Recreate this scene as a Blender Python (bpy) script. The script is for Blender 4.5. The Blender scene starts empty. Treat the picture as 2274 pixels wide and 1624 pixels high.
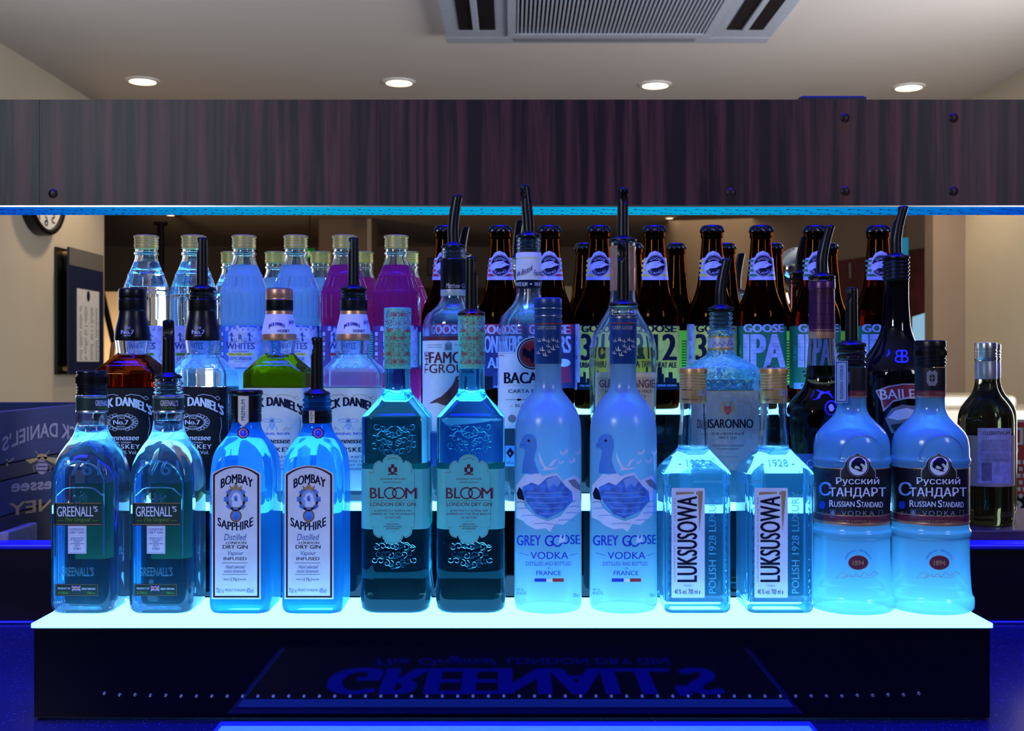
import bpy, bmesh, math, random
from mathutils import Vector, Matrix
random.seed(7)
PI = math.pi
BLUE_A = 14.0
BLUE_B = 7.0
BLUE_C = 11.0
FILL_F = 12.0
FILL_F2 = 5.0
FILL_L = 10.0
FILL_R = 36.0
WARM_FAR = 12.0
SPOT_W = 5.0
SHELF_COL = (0.115, 0.48, 1.0)
SHELF_S = 5.8
sc = bpy.context.scene
C = sc.collection
# ---------------------------------------------------------------- camera, world, lights, exposure
F = 2570.0                      # focal length in pixels of the 2274 x 1624 frame
ZC = 1.40                       # camera height above the floor
HY = 805.0                      # horizon row
cam = bpy.data.cameras.new('camera')
cam.sensor_width = 36.0
cam.lens = 36.0 * F / 2274.0
cam.shift_y = -(812.0 - HY) / 2274.0
cam.clip_start = 0.02
cam.clip_end = 60
cam.dof.use_dof = True
cam.dof.focus_distance = 1.16
cam.dof.aperture_fstop = 16.0
co = bpy.data.objects.new('camera', cam)
co.location = (0, 0, ZC)
co.rotation_euler = (PI / 2, 0, 0)
C.objects.link(co)
sc.camera = co
w = bpy.data.worlds.new('world')
sc.world = w
w.use_nodes = True
w.node_tree.nodes['Background'].inputs[0].default_value = (0.10, 0.11, 0.16, 1)
w.node_tree.nodes['Background'].inputs[1].default_value = 0.14
sc.view_settings.view_transform = 'Standard'
sc.view_settings.look = 'None'
sc.view_settings.exposure = 0.0
sc.view_settings.gamma = 1.0
sc.view_settings.use_curve_mapping = False
cy = sc.cycles
cy.max_bounces = 22
cy.diffuse_bounces = 3
cy.glossy_bounces = 6
cy.transmission_bounces = 20
cy.transparent_max_bounces = 24
cy.caustics_reflective = False
cy.caustics_refractive = True
cy.sample_clamp_indirect = 3.0
cy.blur_glossy = 0.1
cy.use_denoising = True


def area(name, loc, target, sx, sy, power, col, spread=None):
    l = bpy.data.lights.new(name, 'AREA')
    l.shape = 'RECTANGLE'
    l.size = sx
    l.size_y = sy
    l.energy = power
    l.color = col
    o = bpy.data.objects.new(name, l)
    o.location = loc
    d = Vector(target) - Vector(loc)
    o.rotation_euler = d.to_track_quat('-Z', 'Y').to_euler()
    if spread: l.spread = math.radians(spread)
    C.objects.link(o)
    return o


# blue LED lighting over the bar counter (two runs above the bottle stand)
area('blue_led_run', (0.0, 1.155, ZC + 0.80), (0.0, 1.155, ZC - 0.3), 2.6, 0.04, BLUE_A, (0.002, 0.002, 1.0), 50)
area('blue_led_run_back', (0.0, 1.345, ZC + 0.80), (0.0, 1.345, ZC - 0.3), 2.6, 0.03, BLUE_B, (0.002, 0.002, 1.0), 50)
area('blue_led_run_mirrored', (0.0, 1.62, ZC + 0.85), (0.0, 1.60, ZC - 0.3), 2.8, 0.03, 7.0, (0.002, 0.002, 1.0), 50)  # mirrored LED run, added to light the crate and edging blue
area('blue_led_run_front', (0.0, 0.82, ZC + 0.80), (0.0, 0.82, ZC - 0.3), 2.6, 0.04, BLUE_C, (0.002, 0.002, 1.0), 45)
# unseen daylight-toned fill, added to whiten labels and put glints on bottles
area('daylight_fill_front', (-1.2, -0.45, ZC + 0.70), (0.1, 1.3, ZC - 0.05), 0.42, 0.32, FILL_F, (0.80, 0.92, 1.0))
area('daylight_fill_front_side', (1.35, -0.2, ZC + 0.70), (0.2, 1.3, ZC - 0.05), 0.25, 0.5, FILL_F2, (0.86, 0.90, 1.0))
# fill added out of view for ceiling and walls, then the room's lamps
area('daylight_fill_left', (-1.52, 2.55, ZC + 0.25), (1.0, 3.0, ZC + 0.55), 1.1, 0.9, FILL_L, (0.82, 0.90, 1.0))
area('daylight_fill_right', (1.64, 2.75, ZC + 0.2), (-1.2, 4.0, ZC + 0.3), 1.1, 0.9, FILL_R, (0.95, 0.95, 1.0))
area('warm_lamps_far', (1.2, 7.5, ZC + 0.93), (0.9, 7.7, 0), 2.0, 1.2, WARM_FAR, (1.0, 0.78, 0.52))
for i_, (lx_, lw_) in enumerate([(-1.29, 3.0), (-0.40, 2.0), (0.50, 2.0), (1.38, 2.6)]):
    l_ = bpy.data.lights.new('downlight_beam', 'SPOT')
    l_.energy = lw_ * SPOT_W
    l_.spot_size = math.radians(125)
    l_.spot_blend = 0.6
    l_.shadow_soft_size = 0.04
    l_.color = (1.0, 0.74, 0.46)
    o_ = bpy.data.objects.new('downlight_beam', l_)
    o_.location = (lx_, 4.1, ZC + 0.975)
    C.objects.link(o_)

# ---------------------------------------------------------------- materials


def nt(name):
    m = bpy.data.materials.new(name)
    m.use_nodes = True
    t = m.node_tree
    t.nodes.clear()
    out = t.nodes.new('ShaderNodeOutputMaterial')
    return m, t, out


def rgba(c):
    return (c[0], c[1], c[2], 1.0)


def P(name, col, rough=0.5, metal=0.0, emit=None, es=1.0, var=0.06, scale=60.0, bump=0.0, coat=0.0, spec=0.5):
    """A principled surface whose colour wanders slightly with a noise texture."""
    m, t, out = nt(name)
    b = t.nodes.new('ShaderNodeBsdfPrincipled')
    b.inputs['Roughness'].default_value = rough
    b.inputs['Metallic'].default_value = metal
    b.inputs['Coat Weight'].default_value = coat
    b.inputs['Specular IOR Level'].default_value = spec
    n = t.nodes.new('ShaderNodeTexNoise')
    n.inputs['Scale'].default_value = scale
    tc = t.nodes.new('ShaderNodeTexCoord')
    t.links.new(tc.outputs['Object'], n.inputs['Vector'])
    r = t.nodes.new('ShaderNodeValToRGB')
    r.color_ramp.elements[0].position = 0.3
    r.color_ramp.elements[1].position = 0.7
    r.color_ramp.elements[0].color = rgba([x * (1 - var) for x in col])
    r.color_ramp.elements[1].color = rgba([min(1, x * (1 + var)) for x in col])
    t.links.new(n.outputs['Fac'], r.inputs['Fac'])
    t.links.new(r.outputs['Color'], b.inputs['Base Color'])
    if bump:
        bp = t.nodes.new('ShaderNodeBump')
        bp.inputs['Strength'].default_value = bump
        bp.inputs['Distance'].default_value = 0.001
        t.links.new(n.outputs['Fac'], bp.inputs['Height'])
        t.links.new(bp.outputs['Normal'], b.inputs['Normal'])
    if emit is not None:
        b.inputs['Emission Color'].default_value = rgba(emit)
        b.inputs['Emission Strength'].default_value = es
    t.links.new(b.outputs[0], out.inputs['Surface'])
    return m


def G(name, col, haze=0.0, hcol=None, ior=1.45, rough=0.0, wav=0.0, wscale=60.0):
    """Clear glass; haze is the share of light that it scatters."""
    m, t, out = nt(name)
    g = t.nodes.new('ShaderNodeBsdfGlass')
    g.inputs['Color'].default_value = rgba(col)
    g.inputs['Roughness'].default_value = rough
    g.inputs['IOR'].default_value = ior
    if wav:
        n = t.nodes.new('ShaderNodeTexNoise')
        n.inputs['Scale'].default_value = wscale
        tc = t.nodes.new('ShaderNodeTexCoord')
        t.links.new(tc.outputs['Object'], n.inputs['Vector'])
        bp = t.nodes.new('ShaderNodeBump')
        bp.inputs['Strength'].default_value = wav
        bp.inputs['Distance'].default_value = 0.002
        t.links.new(n.outputs['Fac'], bp.inputs['Height'])
        t.links.new(bp.outputs['Normal'], g.inputs['Normal'])
    last = g
    if haze:
        h = hcol or col
        tr = t.nodes.new('ShaderNodeBsdfTranslucent')
        tr.inputs['Color'].default_value = rgba(h)
        mx = t.nodes.new('ShaderNodeMixShader')
        mx.inputs[0].default_value = haze
        t.links.new(g.outputs[0], mx.inputs[1])
        t.links.new(tr.outputs[0], mx.inputs[2])
        last = mx
    t.links.new(last.outputs[0], out.inputs['Surface'])
    return m


def FROST(name, col, see=0.25, rough=0.24):
    """Acid-etched glass: mostly scatters what passes through it, with a soft sheen."""
    m, t, out = nt(name)
    tr = t.nodes.new('ShaderNodeBsdfTranslucent')
    tr.inputs['Color'].default_value = rgba(col)
    df = t.nodes.new('ShaderNodeBsdfDiffuse')
    df.inputs['Color'].default_value = rgba(col)
    m1 = t.nodes.new('ShaderNodeMixShader')
    m1.inputs[0].default_value = 0.18
    t.links.new(tr.outputs[0], m1.inputs[1])
    t.links.new(df.outputs[0], m1.inputs[2])
    tp = t.nodes.new('ShaderNodeBsdfTransparent')
    tp.inputs['Color'].default_value = rgba(col)
    m2 = t.nodes.new('ShaderNodeMixShader')
    m2.inputs[0].default_value = see
    t.links.new(m1.outputs[0], m2.inputs[1])
    t.links.new(tp.outputs[0], m2.inputs[2])
    gl = t.nodes.new('ShaderNodeBsdfGlossy')
    gl.inputs['Roughness'].default_value = rough
    fr = t.nodes.new('ShaderNodeFresnel')
    fr.inputs['IOR'].default_value = 1.5
    m3 = t.nodes.new('ShaderNodeMixShader')
    t.links.new(fr.outputs[0], m3.inputs[0])
    t.links.new(m2.outputs[0], m3.inputs[1])
    t.links.new(gl.outputs[0], m3.inputs[2])
    t.links.new(m3.outputs[0], out.inputs['Surface'])
    return m


def TINT(name, col, cloud=0.0, ccol=(0.8, 0.9, 1)):
    """A liquid inside a bottle: it filters what passes and, if cloudy, scatters it."""
    m, t, out = nt(name)
    tp = t.nodes.new('ShaderNodeBsdfTransparent')
    tp.inputs['Color'].default_value = rgba(col)
    tr = t.nodes.new('ShaderNodeBsdfTranslucent')
    tr.inputs['Color'].default_value = rgba(ccol)
    df = t.nodes.new('ShaderNodeBsdfDiffuse')
    df.inputs['Color'].default_value = rgba(ccol)
    m1 = t.nodes.new('ShaderNodeMixShader')
    t.links.new(tr.outputs[0], m1.inputs[1])
    t.links.new(df.outputs[0], m1.inputs[2])
    mx = t.nodes.new('ShaderNodeMixShader')
    mx.inputs[0].default_value = cloud
    t.links.new(tp.outputs[0], mx.inputs[1])
    t.links.new(m1.outputs[0], mx.inputs[2])
    t.links.new(mx.outputs[0], out.inputs['Surface'])
    return m


def CLEAR(name):
    m, t, out = nt(name)
    tp = t.nodes.new('ShaderNodeBsdfTransparent')
    tp.inputs['Color'].default_value = (0.96, 0.99, 1.0, 1)
    t.links.new(tp.outputs[0], out.inputs['Surface'])
    return m


def EMIT(name, col, s, var=0.0, scale=30.0):
    m, t, out = nt(name)
    e = t.nodes.new('ShaderNodeEmission')
    e.inputs['Color'].default_value = rgba(col)
    e.inputs['Strength'].default_value = s
    if var:
        n = t.nodes.new('ShaderNodeTexNoise')
        n.inputs['Scale'].default_value = scale
        mr = t.nodes.new('ShaderNodeMapRange')
        mr.inputs['To Min'].default_value = s * (1 - var)
        mr.inputs['To Max'].default_value = s * (1 + var)
        t.links.new(n.outputs['Fac'], mr.inputs['Value'])
        t.links.new(mr.outputs[0], e.inputs['Strength'])
    t.links.new(e.outputs[0], out.inputs['Surface'])
    return m


def WOOD(name, c1, c2, axis='Z', scale=1.0, rough=0.35, spec=0.5, bump=0.15, thin=1.0):
    m, t, out = nt(name)
    b = t.nodes.new('ShaderNodeBsdfPrincipled')
    b.inputs['Roughness'].default_value = rough
    b.inputs['Specular IOR Level'].default_value = spec
    tc = t.nodes.new('ShaderNodeTexCoord')
    mp = t.nodes.new('ShaderNodeMapping')
    s = {'Z': (9, 9, 0.9), 'X': (0.9, 9, 9), 'Y': (9, 0.9, 9)}[axis]
    mp.inputs['Scale'].default_value = [v * scale * (1.0 if v < 5 else thin) for v in s]
    t.links.new(tc.outputs['Object'], mp.inputs['Vector'])
    n = t.nodes.new('ShaderNodeTexNoise')
    n.inputs['Scale'].default_value = 2.2
    n.inputs['Detail'].default_value = 9
    n.inputs['Roughness'].default_value = 0.62
    n.inputs['Distortion'].default_value = 1.4
    t.links.new(mp.outputs[0], n.inputs['Vector'])
    w_ = t.nodes.new('ShaderNodeTexWave')
    w_.inputs['Scale'].default_value = 0.35
    w_.inputs['Distortion'].default_value = 16.0
    w_.inputs['Detail'].default_value = 4
    w_.inputs['Detail Scale'].default_value = 1.2
    t.links.new(mp.outputs[0], w_.inputs['Vector'])
    mx = t.nodes.new('ShaderNodeMath')
    mx.operation = 'MULTIPLY_ADD'
    mx.inputs[1].default_value = 0.14
    t.links.new(w_.outputs['Fac'], mx.inputs[0])
    mul = t.nodes.new('ShaderNodeMath')
    mul.operation = 'MULTIPLY'
    mul.inputs[1].default_value = 0.65
    t.links.new(n.outputs['Fac'], mul.inputs[0])
    t.links.new(mul.outputs[0], mx.inputs[2])
    r = t.nodes.new('ShaderNodeValToRGB')
    r.color_ramp.elements[0].position = 0.32
    r.color_ramp.elements[1].position = 0.66
    r.color_ramp.elements[0].color = rgba(c1)
    r.color_ramp.elements[1].color = rgba(c2)
    t.links.new(mx.outputs[0], r.inputs['Fac'])
    t.links.new(r.outputs['Color'], b.inputs['Base Color'])
    bp = t.nodes.new('ShaderNodeBump')
    bp.inputs['Strength'].default_value = bump
    bp.inputs['Distance'].default_value = 0.0006
    t.links.new(mx.outputs[0], bp.inputs['Height'])
    t.links.new(bp.outputs['Normal'], b.inputs['Normal'])
    t.links.new(b.outputs[0], out.inputs['Surface'])
    return m


def SPECKLE(name, base, dot, rough=0.15):
    m, t, out = nt(name)
    b = t.nodes.new('ShaderNodeBsdfPrincipled')
    b.inputs['Roughness'].default_value = rough
    tc = t.nodes.new('ShaderNodeTexCoord')
    v = t.nodes.new('ShaderNodeTexVoronoi')
    v.inputs['Scale'].default_value = 420.0
    t.links.new(tc.outputs['Object'], v.inputs['Vector'])
    r = t.nodes.new('ShaderNodeValToRGB')
    r.color_ramp.elements[0].position = 0.12
    r.color_ramp.elements[1].position = 0.22
    r.color_ramp.elements[0].color = rgba(dot)
    r.color_ramp.elements[1].color = rgba(base)
    t.links.new(v.outputs['Distance'], r.inputs['Fac'])
    n = t.nodes.new('ShaderNodeTexNoise')
    n.inputs['Scale'].default_value = 260
    t.links.new(tc.outputs['Object'], n.inputs['Vector'])
    mx = t.nodes.new('ShaderNodeMixRGB')
    mx.inputs['Color1'].default_value = rgba(base)
    rr = t.nodes.new('ShaderNodeValToRGB')
    rr.color_ramp.elements[0].position = 0.52
    rr.color_ramp.elements[1].position = 0.60
    t.links.new(n.outputs['Fac'], rr.inputs['Fac'])
    t.links.new(rr.outputs['Color'], mx.inputs['Fac'])
    t.links.new(r.outputs['Color'], mx.inputs['Color2'])
    t.links.new(mx.outputs[0], b.inputs['Base Color'])
    t.links.new(b.outputs[0], out.inputs['Surface'])
    return m


M = dict(
    black=P('black_plastic', (0.004, 0.004, 0.006), 0.33, spec=0.35),
    blackm=P('black_matt', (0.008, 0.008, 0.012), 0.45),
    blackgl=P('black_gloss', (0.0012, 0.0014, 0.002), 0.05, var=0.02),
    gold=P('gold_metal', (0.72, 0.46, 0.16), 0.34, 0.55, scale=300),
    goldc=P('champagne_cap', (0.62, 0.47, 0.12), 0.40, 0.25),
    copper=P('copper_foil', (0.66, 0.32, 0.18), 0.35, 0.6),
    silver=P('silver_metal', (0.62, 0.64, 0.68), 0.28, 0.9),
    chrome=P('chrome_metal', (0.8, 0.8, 0.82), 0.06, 1.0, var=0.02),
    white=P('white_paper', (0.80, 0.80, 0.80), 0.55),
    whitep=P('white_plastic', (0.78, 0.78, 0.80), 0.4),
    ink=P('dark_ink', (0.006, 0.008, 0.026), 0.6, spec=0.12),
    inkb=P('blue_ink', (0.02, 0.06, 0.28), 0.5),
    grey=P('grey_ink', (0.22, 0.23, 0.26), 0.5),
    silverink=P('silver_ink', (0.55, 0.56, 0.62), 0.35, 0.3),
    red=P('red_ink', (0.42, 0.03, 0.05), 0.5),
    maroon=P('maroon_ink', (0.14, 0.012, 0.03), 0.5),
    greenlab=P('deep_green_paper', (0.010, 0.035, 0.028), 0.45),
    lime=P('lime_ink', (0.16, 0.38, 0.03), 0.5),
    limelab=P('lime_paper', (0.30, 0.75, 0.05), 0.5),
    mint=P('mint_paper', (0.12, 0.62, 0.48), 0.5),
    navy=P('navy_sleeve', (0.010, 0.045, 0.20), 0.35, var=0.1),
    gblue=P('goose_blue', (0.015, 0.035, 0.50), 0.5),
    skyb=P('print_pale_blue', (0.22, 0.42, 0.80), 0.5),
    midb=P('print_mid_blue', (0.06, 0.20, 0.62), 0.5, var=0.5, scale=120),
    snow=P('print_snow', (0.75, 0.80, 0.92), 0.5),
    flagb=P('flag_blue', (0.01, 0.03, 0.42), 0.5),
    flagr=P('flag_red', (0.45, 0.02, 0.02), 0.5),
    tan=P('tan_ink', (0.42, 0.27, 0.11), 0.5),
    yellow=P('yellow_paper', (0.74, 0.62, 0.10), 0.5, var=0.15, scale=200),
    pink=P('crimson_paper', (0.42, 0.02, 0.09), 0.5),
    green=P('leaf_green_paper', (0.02, 0.20, 0.10), 0.5, var=0.1),
    peri=P('periwinkle_paper', (0.42, 0.46, 0.80), 0.5),
    lilac=P('lilac_print', (0.50, 0.50, 0.78), 0.5, var=0.2, scale=150),
    peach=P('peach_paper', (0.82, 0.50, 0.24), 0.5, var=0.08),
    brown=P('grouse_brown', (0.14, 0.035, 0.03), 0.5, var=0.5, scale=250),
    purple=P('purple_foil', (0.085, 0.012, 0.055), 0.3, 0.3),
    honeyw=P('honey_label_white', (0.74, 0.74, 0.66), 0.5),
    base=CLEAR('thin_clear_base'),
    gclear=G('clear_glass', (0.97, 0.99, 1.0), 0.04, (0.5, 0.85, 1.0)),
    gclear0=G('plain_clear_glass', (0.98, 0.99, 1.0)),
    gwavy=G('rippled_clear_glass', (0.93, 0.98, 1.0), 0.10, (0.4, 0.8, 1.0), wav=0.8, wscale=90),
    ggreen=G('faint_green_glass', (0.90, 0.98, 0.99), 0.05, (0.30, 0.75, 0.95)),
    gbombay=G('sapphire_glass', (0.42, 0.82, 1.0), 0.36, (0.12, 0.62, 1.0)),
    gbloom=G('teal_glass', (0.52, 0.84, 0.88), 0.03, (0.1, 0.45, 0.5)),
    gluk=G('bright_clear_glass', (0.88, 0.98, 1.0), 0.17, (0.22, 0.78, 1.0)),
    emboss=G('embossed_glass', (0.9, 0.98, 1.0), 0.45, (0.6, 0.9, 1.0)),
    embossd=G('faint_embossed_glass', (0.92, 0.98, 1.0), 0.18, (0.5, 0.85, 1.0)),
    ghoney=G('glass_over_honey_whiskey', (0.78, 0.74, 0.24), 0.24, (0.46, 0.44, 0.02)),
    gwhisky=G('glass_over_whiskey', (0.80, 0.40, 0.18), 0.14, (0.50, 0.10, 0.02)),
    gamber=G('amber_glass', (0.30, 0.11, 0.022), 0.03, (0.3, 0.05, 0.01)),
    gbrown=G('dark_brown_glass', (0.16, 0.10, 0.10), 0.0),
    gwine=G('pale_green_wine_glass', (0.42, 0.45, 0.40), 0.03, (0.3, 0.3, 0.2)),
    gcloud=G('glass_over_cloudy_drink', (0.80, 0.93, 1.0), 0.72, (0.85, 0.95, 1.0)),
    gpink=G('glass_over_pink_drink', (0.85, 0.60, 0.85), 0.52, (0.90, 0.42, 0.85)),
    frost=FROST('frosted_glass', (0.62, 0.90, 1.0), 0.08),
    frostr=FROST('frosted_glass_satin', (0.40, 0.82, 1.0), 0.09, 0.16),
    lclear=TINT('clear_liquid', (0.97, 0.99, 1.0)),
    lwhisky=TINT('whiskey_liquid', (0.62, 0.22, 0.05), 0.04, (0.5, 0.15, 0.03)),
    lhoney=TINT('honey_whiskey_liquid', (0.62, 0.70, 0.05), 0.35, (0.42, 0.50, 0.03)),
    lcloud=TINT('cloudy_lemonade', (0.75, 0.9, 1.0), 0.80, (0.50, 0.74, 0.95)),
    lpink=TINT('pink_lemonade', (0.85, 0.25, 0.50), 0.42, (0.62, 0.12, 0.36)),
    ldark=TINT('dark_spirit', (0.30, 0.18, 0.12), 0.0),
    lgold=TINT('pale_gold_whisky', (0.92, 0.82, 0.50), 0.03, (0.7, 0.6, 0.2)),
)

# ---------------------------------------------------------------- object and mesh helpers


def tag(o, label=None, cat=None, group=None, kind=None):
    if label: o['label'] = label
    if cat: o['category'] = cat
    if group: o['group'] = group
    if kind: o['kind'] = kind
    return o


def thing(name, label, cat, loc=(0, 0, 0), group=None, rz=0.0):
    o = bpy.data.objects.new(name, None)
    o.empty_display_size = 0.02
    o.location = loc
    o.rotation_euler = (0, 0, rz)
    C.objects.link(o)
    return tag(o, label, cat, group)


class Geo:
    def __init__(s):
        s.v = []; s.f = []; s.m = []; s.mats = []; s.bev = False

    def mi(s, mat):
        if mat not in s.mats:
            s.mats.append(mat)
        return s.mats.index(mat)

    def add(s, vs, fs, mat):
        k = len(s.v); i = s.mi(mat)
        s.v += [tuple(p) for p in vs]
        s.f += [tuple(a + k for a in f) for f in fs]
        s.m += [i] * len(fs)

    def box(s, a, b, mat, bev=0.0):
        (x0, y0, z0), (x1, y1, z1) = a, b
        if bev:
            s.bev = True
            bm = bmesh.new()
            bmesh.ops.create_cube(bm, size=1.0)
            for v in bm.verts:
                v.co = Vector(((x0 + x1) / 2 + v.co.x * (x1 - x0), (y0 + y1) / 2 + v.co.y * (y1 - y0), (z0 + z1) / 2 + v.co.z * (z1 - z0)))
            bmesh.ops.bevel(bm, geom=bm.edges[:], offset=bev, segments=3, profile=0.5, affect='EDGES')
            bm.verts.index_update()
            s.add([v.co for v in bm.verts], [[v.index for v in f.verts] for f in bm.faces], mat)
            bm.free()
            return
        vs = [(x, y, z) for z in (z0, z1) for y in (y0, y1) for x in (x0, x1)]
        s.add(vs, [(0, 2, 3, 1), (4, 5, 7, 6), (0, 1, 5, 4), (2, 6, 7, 3), (0, 4, 6, 2), (1, 3, 7, 5)], mat)

    def tube(s, pts, rad, mat, n=10, cap=True):
        pts = [Vector(p) for p in pts]
        rs = rad if isinstance(rad, (list, tuple)) else [rad] * len(pts)
        rings = []
        up = Vector((0, 0, 1))
        for i, p in enumerate(pts):
            d = (pts[min(i + 1, len(pts) - 1)] - pts[max(i - 1, 0)]).normalized()
            a = d.cross(up)
            if a.length < 1e-3:
                a = d.cross(Vector((0, 1, 0)))
            a.normalize()
            b = a.cross(d).normalized()
            up = b
            rings.append([p + (a * math.cos(t) + b * math.sin(t)) * rs[i] for t in [2 * PI * k / n for k in range(n)]])
        vs = [q for r in rings for q in r]
        fs = []
        for i in range(len(rings) - 1):
            for k in range(n):
                fs.append((i * n + k, i * n + (k + 1) % n, (i + 1) * n + (k + 1) % n, (i + 1) * n + k))
        if cap:
            fs.append(tuple(range(n)))
            fs.append(tuple((len(rings) - 1) * n + k for k in reversed(range(n))))
        s.add(vs, fs, mat)

    def loft(s, secs, mat, seg=8, flip=False, cb=True, ct=True, bmat=None):
        """secs: (z, a, b, r) in metres: a rounded rectangle of half sizes a, b and corner radius r at height z."""
        n = 4 * (seg + 1)
        vs = []
        for (z, a, b, r) in secs:
            r = min(r, a, b)
            for q, (sx, sy) in enumerate([(1, 1), (-1, 1), (-1, -1), (1, -1)]):
                for k in range(seg + 1):
                    t = q * PI / 2 + (PI / 2) * (k / seg if seg else 0.5)
                    if r >= a - 1e-6 and r >= b - 1e-6:
                        t = 2 * PI * (q * (seg + 1) + k) / n
                        vs.append((a * math.cos(t), b * math.sin(t), z))
                    else:
                        vs.append((sx * (a - r) + r * math.cos(t), sy * (b - r) + r * math.sin(t), z))
        fs = []
        m = len(secs)
        for i in range(m - 1):
            for k in range(n):
                f = (i * n + k, i * n + (k + 1) % n, (i + 1) * n + (k + 1) % n, (i + 1) * n + k)
                fs.append(f[::-1] if flip else f)
        s.add(vs, fs, mat)
        k0 = len(s.v) - len(vs)
        if cb:
            f = tuple(k0 + k for k in reversed(range(n)))
            s.f.append(f[::-1] if flip else f); s.m.append(s.mi(bmat or mat))
        if ct:
            f = tuple(k0 + (m - 1) * n + k for k in range(n))
            s.f.append(f[::-1] if flip else f); s.m.append(s.mi(mat))

    def mesh(s, name, smooth=True, ang=38):
        me = bpy.data.meshes.new(name)
        me.from_pydata([tuple(p) for p in s.v], [], s.f)
        for mt in s.mats:
            me.materials.append(mt)
        me.polygons.foreach_set('material_index', s.m)
        if smooth:
            me.shade_smooth()
            me.set_sharp_from_angle(angle=math.radians(ang))
        me.update()
        return me


def add(name, geo, parent=None, smooth=True, ang=38):
    me = geo.mesh(name, smooth, ang) if isinstance(geo, Geo) else geo
    o = bpy.data.objects.new(name, me)
    C.objects.link(o)
    if isinstance(geo, Geo) and geo.bev and smooth:
        md = o.modifiers.new('weighted_normals', 'WEIGHTED_NORMAL')
        md.keep_sharp = True
        md.weight = 90
    if parent is not None:
        o.parent = parent
    return o


def S(rows, k=1e-3):
    """rows in millimetres: (z, R) round or (z, a, b, r)."""
    out = []
    for r in rows:
        out.append((r[0] * k, r[1] * k, r[1] * k, r[1] * k) if len(r) == 2 else tuple(v * k for v in r))
    return out


def smooth(secs, n=4, tiny=0.0017):
    """Catmull-Rom between sections further apart than tiny; close pairs stay sharp."""
    out = [secs[0]]
    m = len(secs)
    for i in range(m - 1):
        p1, p2 = secs[i], secs[i + 1]
        if abs(p2[0] - p1[0]) < tiny:
            out.append(p2); continue
        p0 = secs[i - 1] if i > 0 and abs(secs[i - 1][0] - p1[0]) >= tiny else tuple(2 * a - b for a, b in zip(p1, p2))
        p3 = secs[i + 2] if i + 2 < m and abs(secs[i + 2][0] - p2[0]) >= tiny else tuple(2 * b - a for a, b in zip(p1, p2))
        for k in range(1, n + 1):
            t = k / n
            q = []
            for a, b, c, d in zip(p0, p1, p2, p3):
                q.append(0.5 * (2 * b + (c - a) * t + (2 * a - 5 * b + 4 * c - d) * t * t + (3 * b - a - 3 * c + d) * t ** 3))
            q[0] = p1[0] + (p2[0] - p1[0]) * t
            out.append(tuple(q))
    return out


def at_z(secs, z):
    for p, q in zip(secs, secs[1:]):
        if p[0] <= z <= q[0] and q[0] > p[0]:
            t = (z - p[0]) / (q[0] - p[0])
            return tuple(a + (b - a) * t for a, b in zip(p, q))
    return secs[-1] if z > secs[-1][0] else secs[0]


def cut(secs, z0, z1, inset):
    mid = [s_ for s_ in secs if z0 + 1e-4 < s_[0] < z1 - 1e-4]
    full = [at_z(secs, z0)] + mid + [at_z(secs, z1)]
    full[0] = (z0,) + tuple(full[0][1:]); full[-1] = (z1,) + tuple(full[-1][1:])
    return [(z, max(a - inset, 5e-4), max(b - inset, 5e-4), max(r - inset, 3e-4)) for z, a, b, r in full]


_txt = {}


def glyphs(sx, bold=0.0, ext=0.0, sp=1.0):
    """A text as flat (or, with ext, solid) geometry scaled to the unit square."""
    key = (sx, bold, ext > 0, sp)
    if key not in _txt:
        cu = bpy.data.curves.new('text', 'FONT')
        cu.body = sx
        cu.offset = bold
        cu.space_character = sp
        cu.resolution_u = 3
        if ext:
            cu.extrude = 0.05
        ob = bpy.data.objects.new('text', cu)
        me = ob.to_mesh()
        vs = [tuple(v.co) for v in me.vertices]
        fs = [tuple(p.vertices) for p in me.polygons]
        ob.to_mesh_clear()
        bpy.data.objects.remove(ob)
        bpy.data.curves.remove(cu)
        if not vs:
            vs = [(0, 0, 0), (1, 0, 0), (0, 1, 0)]; fs = []
        x0 = min(v[0] for v in vs); x1 = max(v[0] for v in vs)
        y0 = min(v[1] for v in vs); y1 = max(v[1] for v in vs)
        _txt[key] = ([((v[0] - x0) / (x1 - x0), (v[1] - y0) / (y1 - y0), v[2] / 0.05 if ext else 0) for v in vs], fs)
    return _txt[key]


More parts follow.
